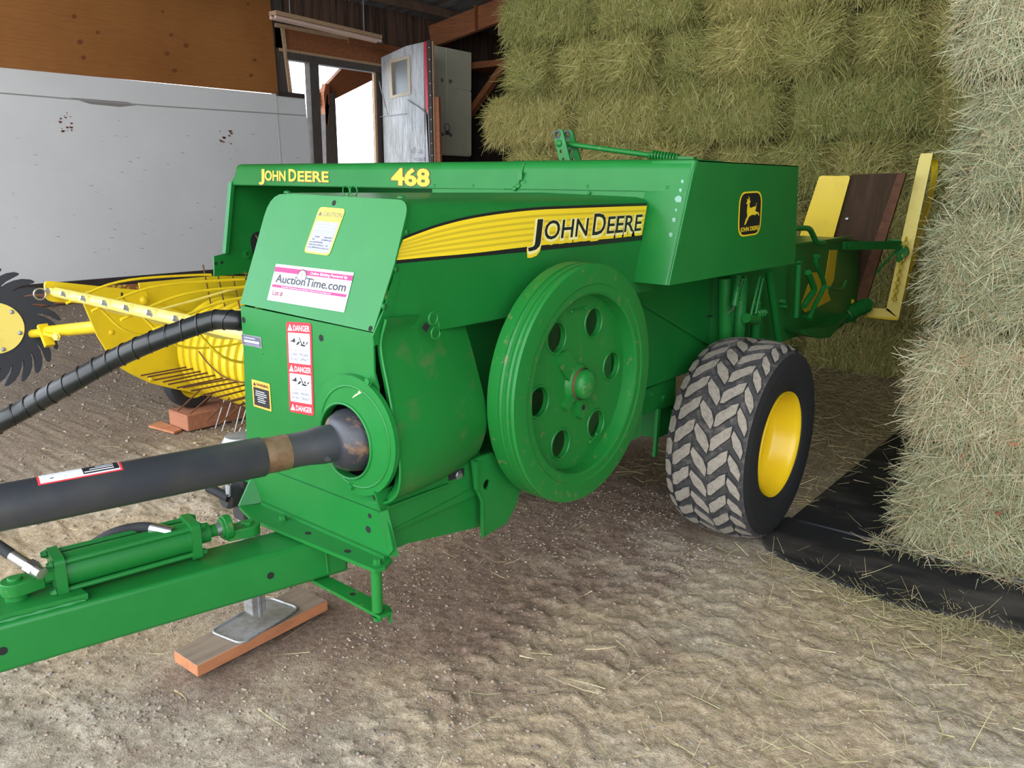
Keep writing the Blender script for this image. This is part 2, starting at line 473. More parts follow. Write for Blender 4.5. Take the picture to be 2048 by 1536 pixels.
# spring clip
mb = MB(); c = V((-1.224, 1.195, 1.022))
c = atX(861, 650, -1.232)
cu = V((0, .75, -.25)).normalized()
pts = []
a1 = c + V((.012, -.003, .017)); a2 = c + V((.012, .004, -.017))
mb.path(circ(a1, (0, 1, 0), (0, 0, 1), .0135, 24), .0022, PRWHITE and GREENW, 6, closed=True)
mb.path(circ(a2, (0, 1, 0), (0, 0, 1), .0135, 24), .0022, GREENW, 6, closed=True)
mb.tube(a1 + V((0, .0135, 0)), a2 + V((0, .0135, 0)), .0022, GREENW, 6)
mb.plate(circ(c + V((.003, -.018, -.002)), V((0, 1, 0)), V((0, 0, 1)), .012, 4), (.001, 0, 0), BLACK)
part(mb, 'spring_clip', sh)

# ---- driveline
dl_dir = V((-.25, -1, 0)).normalized()
def DP(s): return HC + dl_dir * s
mb = MB(); mb.lathe([(.068, -.085), (.073, -.08), (.0755, -.04), (.0745, -.01), (.070, .020), (.060, .038), (.047, .047), (.0, .047)], DP(0), dl_dir, BELL, 48)
drv = part(mb, 'driveline', smooth=50)
mb = MB(); mb.lathe([(.043, .035), (.0425, .075), (.0385, .105), (.0375, .13), (.0375, .151), (0, .151)], DP(0), dl_dir, PLASTIC, 36)
p = DP(.062) + V((.032, -.02, -.018)); mb.bolt(p, V((.7, -.6, -.3)), .008, PLASTIC); part(mb, 'guard_neck', drv, smooth=50)
mb = MB(); mb.lathe([(.0385, .150), (.039, .152), (.039, .206), (0, .206)], DP(0), dl_dir, BARE, 36); part(mb, 'bare_collar', drv)
mb = MB(); mb.lathe([(.0, .204), (.0405, .204), (.0425, .207), (.0425, 1.35), (0, 1.35)], DP(0), dl_dir, PLASTIC, 40); gt = part(mb, 'guard_tube', drv)
# wrapped warning label on the tube
side = dl_dir.cross(V((0, 0, 1))).normalized()          # towards -x side or +x
if side.x < 0: side = -side
def TP(s, a, r=.0431): return DP(s) + (side * math.cos(a) + V((0, 0, 1)) * math.sin(a)) * r
mb = MB()
def wrap(s0, s1, a0, a1, r, m):
    K = 8; rows = [[TP(s, a0 + (a1 - a0) * k / K, r) for k in range(K + 1)] for s in (s0, s1)]
    vs = rows[0] + rows[1]; mb.add(vs, [(k, k + 1, K + 2 + k, K + 1 + k) for k in range(K)], m)
SA, SB = .478, .618
wrap(SA, SB, .98, 2.2, .0430, PRRED); wrap(SA + .004, SB - .004, 1.05, 2.2, .0433, PRWHITE); wrap(SA + .005, SA + .066, 1.14, 2.2, .0436, BLACKP)
for k in range(3): wrap(SA + .014, SA + .064 - .010 * k, 1.22 + .16 * k, 1.29 + .16 * k, .0438, PRWHITE)
wrap(SB - .026, SB - .020, 1.25, 1.30, .0436, BLACKP)
part(mb, 'warning_label', drv, smooth=0, weld=False)

# ---- hitch bracket: folded plate with flange
FZ = .515
A = [atY(x, y, FY - .006) for x, y in ((505, 951), (548, 944), (762, 1026), (770, 1022), (786, 1100))]
bl = V((-1.725, FY - .006, FZ)); br = V((-1.246, FY - .006, FZ))
mb = MB(); mb.plate(A + [br, bl], (0, .006, 0), GREEN)
fl = [V((-1.725, FY, FZ)), V((-1.236, FY, FZ)), atZ(785, 1118, FZ), atZ(770, 1134, FZ), atZ(750, 1139, FZ), atZ(502, 1037, FZ), atZ(478, 1012, FZ)]
mb.plate(fl, (0, 0, -.009), GREEN)
# bend fillet, end gusset
mb.bar(bl + V((0, -.002, .002)), br + V((0, -.002, .002)), .012, .012, GREEN)
mb.plate([atY(505, 951, FY - .006), V((-1.735, 1.095, .515)), atZ(478, 1012, FZ)], (-.005, 0, 0), GREEN)
mb.bar(atY(766, 1022, FY - .010), atZ(788, 1112, FZ + .004) , .006, .022, GREEN)
for x, y in ((739, 1032), (736, 1059)):
    mb.plate(circ(atY(x, y, FY - .0068), X0, (0, 0, 1), .0085 if y > 1040 else .006, 14), (0, .0006, 0), BLACK)
mb.plate(circ(atY(749, 996, FY - .0006), X0, (0, 0, 1), .0055, 12), (0, .0004, 0), BLACK)
for x, y in ((616, 1066), (695, 1102)):
    mb.plate(circ(atZ(x, y, FZ + .0008), X0, (0, 1, 0), .009, 14, .007), (0, 0, -.0006), BLACK)
hb = part(mb, 'hitch_bracket')
for x, y in ((566, 1040), (755, 1128)):
    mb = MB(); mb.bolt(atZ(x, y, FZ), (0, 0, 1), .0095, GREENW, .013); part(mb, 'bolt', hb)
# spacer pipe and lower strap
SZ = .395
pb = atZ(752, 1128, FZ); pb = V((pb.x, pb.y, 0))
mb = MB(); mb.tube(pb + V((0, 0, SZ + .004)), pb + V((0, 0, FZ - .008)), .0125, GREENW, 18); part(mb, 'spacer_pipe')
mb = MB()
mb.plate([atZ(x, y, SZ) for x, y in ((606, 1150), (628, 1138), (780, 1213), (784, 1222), (760, 1233))], (0, 0, -.008), GREENW)
mb.plate([atZ(775, 1215, SZ), atZ(784, 1222, SZ), atZ(784, 1222, SZ) + V((0, 0, -.03)), atZ(775, 1215, SZ) + V((0, 0, -.03))], (.004, -.004, 0), GREEN)
for x, y in ((626, 1148), (705, 1188)): mb.plate(circ(atZ(x, y, SZ + .0008), X0, (0, 1, 0), .007, 12), (0, 0, -.0006), BLACK)
mb.bolt(pb + V((0, 0, SZ - .008)), (0, 0, -1), .010, GREEN, .012)
part(mb, 'hitch_strap')

# ---- drawbar tongue
td = V((-.2487, -.9686, 0)); tn = V((-.9686, .2487, 0))
t0 = V((-1.478, 1.0, 0))
def TQ(s, l, z): return t0 + td * s + tn * l + V((0, 0, z))
mb = MB(); TW = .118; ZB, ZT = .398, .500
vs = []
for s in (-.145, 1.25):
    for l, z in ((0, ZB), (TW, ZB), (TW, ZT), (0, ZT)): vs.append(TQ(s, l, z))
mb.add(vs, [(0, 1, 2, 3), (7, 6, 5, 4), (0, 4, 5, 1), (1, 5, 6, 2), (2, 6, 7, 3), (3, 7, 4, 0)], GREEN)
tg = part(mb, 'tongue', bevel=.009, seg=3)
mb = MB(); mb.plate([TQ(.425, .012, ZT + .001), TQ(.45, .112, ZT + .001), TQ(1.2, .112, ZT + .001), TQ(1.2, .012, ZT + .001)], (0, 0, .014), GREEN)
wp_ = part(mb, 'welded_plate', tg); mb = MB(); K = 40
mb.path([TQ(.43 + .65 * i / K, .010 + .0015 * (i % 2), ZT + .002) for i in range(K + 1)], [.0032 + .0014 * (i % 3) for i in range(K + 1)], GREEN, 6)
part(mb, 'weld_bead', tg); mb = MB()
mb.path([TQ(-.09 + .0003 * i, -.001 - .0012 * (i % 2), ZB + .012 + .08 * i / 14) for i in range(15)], .003, GREENW, 6)
part(mb, 'weld_bead', tg)
for x, y in ((541, 1151), (5, 1302)):
    mb = MB(); mb.plate(circ(TQ(0, -.0012, 0) + td * (atP(x, y, t0 + V((0, 0, .45)), tn) - t0).dot(td) + V((0, 0, atP(x, y, t0, tn).z)), td, (0, 0, 1), .0085, 16), tn * .0008, BLACK); part(mb, 'bolt_hole', tg)

# ---- hydraulic swing cylinder
CZ = .548
ca, cb = atZ(30, 1165, CZ), atZ(495, 1043, CZ); cd = (cb - ca).normalized(); cl = (cb - ca).length
cs = cd.cross(V((0, 0, 1)))
def CQ(s): return ca + cd * s
f0, f1 = .072, .352
mb = MB(); mb.tube(CQ(f0), CQ(f1), .036, GREEN, 32)
cy = part(mb, 'swing_cylinder')
for f in (f0 + .004, f1 - .004):
    mb = MB()
    mb.plate(rnd([CQ(f - .010) + cs * a + V((0, 0, b)) for a, b in ((-.043, -.043), (.043, -.043), (.043, .043), (-.043, .043))], .012), cd * .020, GREEN)
    part(mb, 'end_cap', cy)
for a in (-.031, .031):
    for b in (-.031, .031):
        mb = MB(); o_ = cs * a + V((0, 0, b)); mb.tube(CQ(f0 - .018) + o_, CQ(f1 + .018) + o_, .006, GREEN, 10)
        mb.bolt(CQ(f0 - .008) + o_, -cd, .008, GREENW); mb.bolt(CQ(f1 + .008) + o_, cd, .008, GREENW)
        part(mb, 'tie_rod', cy)
mb = MB(); mb.tube(CQ(f1), CQ(f1 + .035), .023, GREENW, 20); mb.tube(CQ(f1), CQ(f1 + .075), .0145, GREENW, 20); mb.tube(CQ(f1 + .052), CQ(f1 + .07), .0155, STEEL, 20); part(mb, 'piston_rod', cy)
def eye(c, d, r, z0, z1, m, mb, L):
    sd = d.cross(V((0, 0, 1)))
    pts = [c + d * L + sd * r * .62, c + d * L - sd * r * .62]
    arc = [c + sd * (r * math.cos(a)) * -1 - d * (r * math.sin(a)) for a in np.linspace(0, PI, 14)]
    P = [V((p.x, p.y, z0)) for p in pts + arc]
    mb.plate(P, (0, 0, z1 - z0), m)
mb = MB()
eye(cb, -cd, .028, FZ + .002, FZ + .028, GREENW, mb, .055); eye(cb, -cd, .028, FZ - .045, FZ - .022, GREENW, mb, .055)
mb.tube(CQ(f1 + .068), CQ(f1 + .086), .030, GREENW, 24); mb.tube(CQ(f1 + .062), CQ(f1 + .074), .024, GREENW, 24)
mb.tube(V((cb.x, cb.y, FZ + .026)), V((cb.x, cb.y, FZ + .034)), .013, GREENW, 20)
part(mb, 'rod_clevis', cy, bevel=.002)
mb = MB(); eye(ca, cd, .027, ZT + .026, ZT + .054, GREENW, mb, .05); mb.tube(V((ca.x, ca.y, ZT + .012)), V((ca.x, ca.y, ZT + .028)), .022, GREENW, 20); mb.bar(CQ(.03), CQ(f0), .030, .022, GREENW)
mb.tube(V((ca.x, ca.y, ZT + .05)), V((ca.x, ca.y, ZT + .060)), .013, GREENW, 20); part(mb, 'base_eye', cy, bevel=.002)
# hoses to the cylinder
mb = MB(); pe = atZ(84, 1148, .578); q = atZ(26, 1112, .600)
mb.path(spline([q, atZ(-6, 1090, .615), atZ(-50, 1062, .63), atZ(-120, 1030, .64), atZ(-120, 1030, .64) + V((-.2, -.5, .02))], 8), .0115, RUBBER, 12); hs = part(mb, 'hydraulic_hose', smooth=60)
mb = MB(); mb.tube(pe, q, .0125, CHROME, 14); mb.tube(pe + (q - pe) * .2, pe + (q - pe) * .45, .0155, CHROME, 6); part(mb, 'hose_fitting', hs)
g = atZ(345, 1066, .575)
mb = MB(); q = atZ(302, 1056, .585)
mb.path(spline([q, atZ(272, 1056, .585), atZ(225, 1068, .575), atZ(180, 1096, .53), atZ(150, 1135, .47)], 8), .0125, RUBBER, 12); hs = part(mb, 'hydraulic_hose', smooth=60)
mb = MB(); mb.tube(g, q, .013, CHROME, 14); part(mb, 'hose_fitting', hs)

# ---- bundle of hoses in a spiral wrap
pts = spline([V((-1.86, 1.22, .972)), atY(478, 641, 1.12), atY(430, 640, 1.08), atY(380, 655, 1.03), atY(300, 685, .95), atY(220, 722, .88), atY(140, 767, .80), atY(60, 812, .73), atY(-10, 850, .66), atY(-90, 895, .60), atY(-90, 895, .60) + V((-.16, -.42, -.05)), atY(-90, 895, .60) + V((-.34, -.95, -.02))], 10)
mb = MB()
L = 0; acc = [0]
for a, b in zip(pts[:-1], pts[1:]): L += (b - a).length; acc.append(L)
R_ = [.0265 + .0022 * ((s / .036) % 1) for s in acc]
fine = []
FN = 330
for i in range(FN + 1):
    s = L * i / FN; k = max(j for j in range(len(acc)) if acc[j] <= s + 1e-9); k = min(k, len(pts) - 2)
    fine.append(pts[k].lerp(pts[k + 1], (s - acc[k]) / (acc[k + 1] - acc[k])))
mb.path(fine, .0255, HOSE, 16)
# spiral ridge
hel = []
for i in range(FN * 4):
    s = i / (FN * 4 - 1) * (FN - 1); k = int(s); p = fine[k].lerp(fine[k + 1], s - k); d_ = (fine[k + 1] - fine[k]).normalized()
    u = d_.cross(V((0, 0, 1))).normalized(); w = u.cross(d_); a = 2 * PI * (L * s / FN) / .040
    hel.append(p + (u * math.cos(a) + w * math.sin(a)) * .0255)
mb.path(hel, .0026, HOSE, 5)
part(mb, 'wrapped_hose_bundle', smooth=60)

# ---- parking jack
JX, JY = -1.945, 1.18
mb = MB(); mb.box((JX, JY, .49), (.062, .062, .21), PLASTIC); mb.box((JX + .09, JY, .55), (.14, .05, .08), GREEN)
jk = part(mb, 'parking_jack', bevel=.006)
mb = MB(); mb.box((JX, JY, .30), (.046, .046, .44), GALV); mb.box((JX + .026, JY, .25), (.006, .012, .36), GALV); part(mb, 'inner_leg', jk, bevel=.003)
mb = MB(); rr_ = Matrix.Rotation(math.radians(10), 3, 'Z')
ft = rnd([V((JX, JY, .046)) + rr_ @ V((a, b, 0)) for a, b in ((-.065, -.115), (.065, -.115), (.065, .115), (-.065, .115))], .025)
mb.plate(ft, (0, 0, .005), GALV, side=GALV)
mb.path([p + V((0, 0, .006)) for p in ft], .004, GALV, 6, closed=True); part(mb, 'foot_plate', jk)
mb = MB(); mb.lathe([(.042, .585), (.050, .600), (.050, .618), (.040, .634), (0, .640)], (JX - .012, JY, 0), (0, 0, 1), GALV, 24); part(mb, 'jack_cap', jk)
mb = MB(); h0 = V((JX - .03, JY - .02, .50)); mb.path([h0 + V((.01, 0, .02)), h0 + V((0, -.02, .0)), atY(456, 975, 1.1), atY(457, 992, 1.1)], .007, GALV, 8)
mb.tube(atY(458, 996, 1.1), atY(417, 975, 1.08), .013, RUBBER, 14); part(mb, 'crank_handle', jk)
mb = MB(); mb.lathe([(.028, 0), (.032, .012), (.032, .04), (.024, .05), (0, .05)], (JX + .012, JY - .03, .47), (0, -1, 0), PLASTIC, 20); part(mb, 'gear_housing', jk)
# ---- main frame beside the clutch
FXX = -1.262
def FP(x, y, k=0): return atX(x, y, FXX + k)
mb = MB()
mb.plate([FP(x, y) for x, y in ((750, 985), (960, 905), (965, 984), (776, 1068))], (-.006, 0, 0), GREEN)
mb.plate([FP(x, y, -.012) for x, y in ((770, 1010), (962, 960), (966, 1052), (786, 1094))], (-.006, 0, 0), GREEN)
mb.bar(FP(776, 1014, .003), FP(896, 969, .003), .008, .006, GREEN)
mb.plate([FP(780, 1066, .002), FP(948, 978, .002), FP(948, 978, -.03), FP(780, 1066, -.03)], (0, 0, .004), GREEN)
fr_ = part(mb, 'main_frame_rail')
mb = MB(); mb.plate([FP(x, y, .0015) for x, y in ((896, 947), (928, 936), (928, 951), (898, 962))], (-.001, 0, 0), BLACK)
mb.bolt(FP(917, 950, .001), X0, .009, STEEL); part(mb, 'rail_slot', fr_)
# frame side plate under the flywheel
SX = -1.235
P = [atX(x, y, SX) for x, y in ((946, 922), (956, 915), (985, 905), (1040, 985), (1034, 1006), (1014, 1046), (966, 1075), (964, 1003), (952, 976))]
hc = atX(974, 969, SX)
mb = MB(); mb.plate(P, (-.008, 0, 0), GREEN, [circ(hc, (0, 1, 0), (0, 0, 1), .014, 20)])
mb.bar(atX(951, 922, SX + .004), atX(953, 978, SX + .004), .008, .010, GREEN, up=X0)
mb.path([atX(x, y, SX + .001) for x, y in ((953, 976), (964, 1002), (966, 1074))], .003, GREEN, 6)
part(mb, 'frame_side_plate')
mb = MB()
mb.span((-1.80, 1.12, .50), (-1.29, 2.3, .66), GREEN)
mb.span((-1.72, 1.35, .66), (-1.38, 1.95, 1.01), GREEN)
mb.span((-1.80, 1.125, .56), (-1.775, 1.5, 1.02), GREEN)
part(mb, 'gearcase_frame')

# ---- flywheel
FW = V((-1.12, 1.706, .824)); R = .320
fu, fw_ = V((0, 1, 0)), V((0, 0, 1))
prof = [(.236, -.048), (.236, -.070), (.245, -.086), (R - .006, -.086), (R, -.081), (R, -.047), (R - .004, -.046), (R - .007, -.040), (R - .004, -.034), (R, -.033), (R, -.027), (R - .005, -.025), (R - .008, -.020), (R - .005, -.014), (R - .001, -.012), (R, -.006), (R - .004, -.001), (R - .03, .002), (R - .050, .002), (R - .054, -.0005), (R - .073, -.001), (R - .079, -.005), (R - .083, -.030), (.236, -.048)]
mb = MB(); mb.lathe(prof, FW, X0, GREENW, 96)
fly = part(mb, 'flywheel', smooth=30)
wc = FW + V((-.040, 0, 0)); hole_px = ((1108, 668), (1188, 640), (1222, 735), (1188, 865), (1110, 900), (1070, 818))
holes = []; hc_ = []
for k in range(6):
    a = math.radians(66 + 60 * k); c = wc + fu * (.170 * math.cos(a)) + fw_ * (.170 * math.sin(a)); hc_.append(c)
    holes.append(circ(c, fu, fw_, .0395, 28))
mb = MB(); mb.plate(circ(wc, fu, fw_, .238, 64), (-.014, 0, 0), GREENW, holes)
for c in hc_: mb.path(circ(c + V((.001, 0, 0)), fu, fw_, .0415, 28), .0035, GREENW, 6, closed=True)
# raised oblong boss, cast marks
def boss(a, r0, r1, w, h):
    d = fu * math.cos(a) + fw_ * math.sin(a); s_ = d.cross(X0)
    c0, c1 = wc + d * r0, wc + d * r1
    pts = [c0 + s_ * w, c1 + s_ * w] + [c1 + s_ * (w * math.cos(t)) + d * (w * math.sin(t)) for t in np.linspace(.3, PI - .3, 8)] + [c1 - s_ * w, c0 - s_ * w]
    mb.plate(pts, (h, 0, 0), GREENW)
boss(math.radians(132), .02, .098, .027, .010)
boss(math.radians(118), .20, .204, .004, .003)
for a0, a1 in ((100, 82), (-68, -58)):
    p_ = [wc + V((.002, 0, 0)) + (fu * math.cos(math.radians(t)) + fw_ * math.sin(math.radians(t))) * .20 for t in np.linspace(a0, a1, 5)]
    mb.path(p_, .003, GREENW, 6); 
    for q in (p_[0], p_[-1]): mb.rivet(q, X0, .006, GREENW)
boss(math.radians(222), .03, .075, .012, .014)
boss(math.radians(278), .03, .086, .015, .016)
part(mb, 'web', fly, smooth=40)
mb = MB(); mb.lathe([(.056, 0), (.050, .010), (.044, .014), (.041, .016), (.041, .030), (.038, .038), (.030, .045), (.018, .049), (0, .050)], wc, X0, GREENW, 40)
mb.lathe([(.043, .014), (.0445, .018), (.043, .022)], wc, X0, BROWNEDGE, 40)
mb.rivet(wc + V((.044, -.024, .012)), V((1, -.6, .2)), .005, GREENW)
mb.tube(wc + V((.016, .012, -.068)), wc + V((.0175, .012, -.068)), .0075, BLACK, 14)
part(mb, 'hub_cap', fly, smooth=50)
mb = MB(); mb.tube(FW + V((-.05, 0, 0)), FW + V((-.40, 0, 0)), .045, GREEN, 20); part(mb, 'drive_shaft', fly)

# ---- bale chamber with feed wall
SXC = -1.38
mb = MB()
mb.span((-1.88, 1.92, .62), (SXC, 3.5, 1.07), GREEN)
mb.plate([V((SXC, 3.5, .62)), V((SXC, 3.5, 1.07)), V((SXC, 4.62, 1.07)), atX(1690, 478, SXC), atX(1718, 480, SXC), atX(1718, 612, SXC), atX(1665, 660, SXC), atX(1600, 672, SXC), V((SXC, 3.5, .60))], (-.5, 0, 0), GREEN)
ch = part(mb, 'bale_chamber', bevel=.004)
mb = MB(); mb.bar(atX(1283, 606, SXC + .006), atX(1425, 692, SXC + .006), .014, .012, GREEN, up=X0)
mb.bar(V((SXC + .002, 2.3, 1.075)), atX(1700, 474, SXC + .002), .03, .012, GREEN)
part(mb, 'side_rib', ch)
for x, y in ((1560, 602), (1562, 612), (1606, 632), (1700, 640)):
    mb = MB(); mb.tube(atX(x, y, SXC), atX(x, y, SXC) + V((.03, 0, 0)), .012, GREENW, 12); part(mb, 'guide_roller', ch)
mb = MB(); mb.plate([atX(x, y, SXC + .003) for x, y in ((1625, 545), (1640, 545), (1662, 600), (1640, 612), (1610, 625), (1602, 612))], (-.002, 0, 0), YEL)
mb.plate([atX(x, y, SXC + .003) for x, y in ((1660, 500), (1675, 500), (1668, 560), (1655, 585), (1650, 560))], (-.002, 0, 0), YEL); part(mb, 'yellow_needle_guard', ch)
mb = MB(); a = atX(1415, 633, SXC + .004); mb.bar(a, atX(1426, 631, SXC + .004), .004, .010, BLACK, up=X0); part(mb, 'side_slot', ch)

# rods, springs and struts on the chamber side above the axle
RX = -1.30
def RP(x, y, k=0): return atX(x, y, RX + k)
for x0, y0, x1, y1, r, m in ((1450, 555, 1450, 676, .027, GREEN), (1483, 555, 1476, 676, .027, GREEN), (1537, 540, 1557, 680, .016, GREEN), (1513, 600, 1510, 676, .020, GREEN)):
    mb = MB(); mb.tube(RP(x0, y0), RP(x1, y1), r, m, 18); part(mb, 'lift_strut')
for x0, y0, x1, y1 in ((1520, 552, 1499, 640), (1526, 556, 1511, 628), (1492, 552, 1480, 600)):
    mb = MB(); mb.tube(RP(x0, y0, .05), RP(x1, y1, .05), .006, GREENW, 8); part(mb, 'tie_rod')
mb = MB(); coil(RP(1477, 548, .06), RP(1472, 590, .06), .012, 12, .003, GREENW, mb); mb.tube(RP(1475, 572, .06), RP(1468, 612, .06), .014, GREEN, 14)
mb.path([RP(1468, 612, .06), RP(1466, 618, .06), RP(1457, 625, .06)], .004, STEEL, 6); part(mb, 'return_spring')
mb = MB(); coil(RP(1508, 629, .04), RP(1528, 626, .04), .014, 7, .004, GREENW, mb); mb.tube(RP(1492, 636, .04), RP(1514, 640, .04), .02, GREENW, 12); part(mb, 'knotter_spring')
mb = MB(); mb.tube(RP(1597, 528), RP(1592, 634), .014, GREEN, 14); mb.bolt(RP(1597, 526), (0, 0, 1), .012, GREENW)
part(mb, 'needle_lift_rod')
mb = MB(); mb.path(spline([RP(1631, 511), RP(1634, 532), RP(1647, 563), RP(1645, 580), RP(1630, 610), RP(1618, 638)], 6), .012, GREENW, 10); mb.bolt(RP(1637, 513), X0, .010, GREENW); part(mb, 'crank_arm')
mb = MB(); mb.path(spline([RP(1616, 545), RP(1622, 560), RP(1628, 580), RP(1618, 596), RP(1608, 612)], 5), [.016] * 21, GREENW, 8); part(mb, 'twine_arm')
mb = MB(); mb.path(spline([RP(1655, 575), RP(1676, 579), RP(1686, 575), RP(1692, 562)], 6), .009, GREENW, 8); part(mb, 'hook_handle')
mb = MB(); mb.path(spline([RP(1588, 456), RP(1616, 457), RP(1624, 466), RP(1634, 485), RP(1648, 487)], 5), .013, GREENW, 10); mb.bolt(RP(1643, 484), (0, 0, 1), .014, GREENW); part(mb, 'bent_hand_rail')

# lower left axle carrier seen between flywheel and tyre
AXX = -1.40
mb = MB(); mb.plate([atX(x, y, AXX) for x, y in ((1200, 820), (1352, 752), (1350, 810), (1318, 818), (1200, 865))], (-.02, 0, 0), GREEN)
mb.span((-1.86, 2.70, .36), (-1.44, 2.80, .62), GREEN)
mb.span((-2.1, 2.80, .36), (-1.29, 2.90, .46), GREEN)
mb.plate([atX(x, y, AXX + .02) for x, y in ((1317, 818), (1322, 818), (1314, 914), (1310, 914))], (-.012, 0, 0), GREEN)
for x, y in ((1304, 790), (1326, 796)): mb.bolt(atX(x, y, AXX), X0, .012, GREENW)
part(mb, 'axle_beam')

# ---- wheel: lug tyre and yellow dished rim
TY, TR, XC = 2.85, .395, -1.145
TC = V((XC, TY, TR))
def carc(w):                               # tread crown radius
    return TR - .010 - .030 * abs(w / .15) ** 3
def RPt(w, a, r): return V((XC + w, TY + r * math.cos(a), TR + r * math.sin(a)))
prof = [(.200, -.13), (.24, -.150), (.30, -.157), (.345, -.152)]
for w in np.linspace(-.145, .135, 15): prof.append((carc(w) - .013, w))
prof += [(.348, .150), (.320, .158), (.28, .160), (.245, .157), (.222, .150), (.214, .142), (.200, .137)]
mats = [RUBBER] * 3 + [GROOVE] * 16 + [RUBBER] * 6
mb = MB(); mb.lathe(prof, TC, X0, RUBBER, 112, mats=mats)
# zig-zag moulding line on the shoulder
zz = []
for i in range(112):
    a = 2 * PI * i / 112; r = .352 + (.006 if i % 4 < 2 else -.004); zz.append(RPt(.1505, a, r))
PIT = 2 * PI / 28
def block(pts, k, hside=.0145, flare=.0035):
    a0 = PI + k * PIT
    c = np.mean(np.array(pts), axis=0)
    n = len(pts); topv = []; bot = []
    for w, t in pts:
        a = a0 - t * PIT
        topv.append(RPt(w, a, carc(w)))
        w2 = c[0] + (w - c[0]) * 1.10; t2 = c[1] + (t - c[1]) * 1.08
        bot.append(RPt(w2, a0 - t2 * PIT, carc(w2) - hside))
    ctr = RPt(c[0], a0 - c[1] * PIT, carc(c[0]) + .0005)
    mb.add(topv + [ctr], [(i, (i + 1) % n, n) for i in range(n)], TREADDUST)
    mb.add(topv + bot, [(i, n + i, n + (i + 1) % n, (i + 1) % n) for i in range(n)], GROOVE)
def sblk(wl, wr, t0):
    m_ = (wl + wr) / 2
    return [(wl, t0 - .08), (wl, t0 + .40), (wl + .011, t0 + .56), (m_ - .004, t0 + .72), (m_ + .010, t0 + .92), (wr, t0 + 1.08), (wr, t0 + .62), (wr - .011, t0 + .46), (m_ + .006, t0 + .28), (m_ - .010, t0 + .06), (wl + .013, t0 - .06)]
def lblk(c, hw, t0, sl=1.0):
    return [(c - hw * .80, t0 + .58), (c + hw * .5, t0 + .16), (c + hw, t0 - .24), (c + hw * .85, t0 - .58), (c - hw * .45, t0 - .10), (c - hw, t0 + .34)]
for k in range(28):
    block([(-.146, .05), (-.146, .62), (-.128, .72), (-.116, .52), (-.116, .02), (-.130, -.08)], k)
    block(sblk(-.110, -.040, -.35), k)
    block(lblk(-.004, .033, .0), k)
    block(sblk(.032, .096, -.35), k)
    block(lblk(.121, .0215, .0), k)
whl = bpy.data.objects.new('wheel', None); whl.parent = BL; COL.objects.link(whl)
part(mb, 'lug_tyre', whl, smooth=32, weld=False)
mb = MB(); prof = [(.202, .135), (.2045, .145), (.203, .149), (.197, .147), (.190, .138), (.183, .120), (.179, .06), (.170, .045), (.150, .036), (.10, .03), (.07, .034), (.045, .05), (0, .052)]
mb.lathe(prof, TC, X0, YELR, 72); part(mb, 'rim', whl, smooth=50)
mb = MB(); c = atX(1553, 829, XC + .09); c = RPt(.10, math.radians(140), .1795)
mb.rivet(RPt(.088, math.radians(146), .181), V((0, -math.cos(math.radians(146)), -math.sin(math.radians(146)))), .013, BROWNEDGE); part(mb, 'valve_hole', whl)
for k in range(6):
    mb = MB(); a = 2 * PI * k / 6; mb.bolt(RPt(.034, a, .085), X0, .011, YELR); part(mb, 'wheel_nut', whl)

# ---- cross hood and outer side shield
hz0, hz1 = 1.3214, 1.4184
def HY(z): return 2.146 + (z - 1.048) * .337
prof = [(HY(hz0) + .012, hz0 - .002), (HY(hz0), hz0), (HY(1.387), 1.387), (HY(1.400), 1.402), (HY(1.410) + .006, 1.412), (HY(1.418) + .022, hz1), (2.85, 1.412), (3.06, 1.402)]
xl = HPT(463, 350).x
mb = MB()
rows = [[V((x, y + (.02 if x < xl + .001 else 0), z - (.012 if x < xl + .001 else 0))) for y, z in prof] for x in (xl, xl + .03)]
rows += [[V((x, y, z)) for y, z in prof] for x in (-2.4, -1.86)]
mb.sheet(rows, (0, .003, -.003), GREEN)
rows = [[V((x, y, z + .0015)) for y, z in prof] for x in (-1.86, -1.5, BX - .014)]
mb.sheet(rows, (0, .003, -.003), GREEN)
hood = part(mb, 'cross_hood', smooth=50)
for x, y in ((869, 371), (946, 371), (1175, 373), (1335, 375), (1050, 364), (1178, 386)):
    mb = MB(); mb.rivet(HPT(x, y), -HN, .006, GREEN); part(mb, 'rivet', hood)
# latch on the hood joint
mb = MB(); mb.path([HPT(1049, 326) + HN * -.002, HPT(1043, 352) + HN * -.004, HPT(1036, 374) + HN * -.004], .003, GREENW, 6)
mb.box(HPT(1043, 353) + HN * -.006, (.02, .01, .028), GREENW); mb.rivet(HPT(1037, 372) - HN * .002, -HN, .010, GREENW); mb.rivet(HPT(1030, 377) - HN * .002, -HN, .009, GREENW)
part(mb, 'hood_latch', hood)
mb = MB(); mb.plate([atX(x, y, xl) for x, y in ((461, 364), (472, 364), (459, 506), (449, 506))], (-.012, 0, 0), GREEN); mb.bar(atX(463, 365, xl + .008), atX(451, 506, xl + .008), .018, .03, GREEN, up=(1, 0, 0)); part(mb, 'hood_end_strip', hood)
# lettering on the hood
o = HPT(519, 362); d = Decal(o, HPT(660, 366), HPT(519, 337), -HN, .0015)
for m, bold in ((PROUT, .055), (PRYEL, .018)): jd(d, .005, m, d.w * .985, d.h * .88, d.h * .74, bold, pos=((0, .080), (.09, .31), (.45, .105), (.58, .42)), jdrop=.03)
d.build('hood_lettering', hood, BL)
o = HPT(781, 370); d = Decal(o, HPT(861, 373), HPT(781, 338), -HN, .0015)
for m, bold in ((PROUT, .070), (PRYEL, .030)): d.text('468', d.w * (.01 if m is PROUT else .03), .002, d.h * .96, m, w=d.w * (1.0 if m is PROUT else .955), bold=bold)
d.build('model_number', hood, BL)
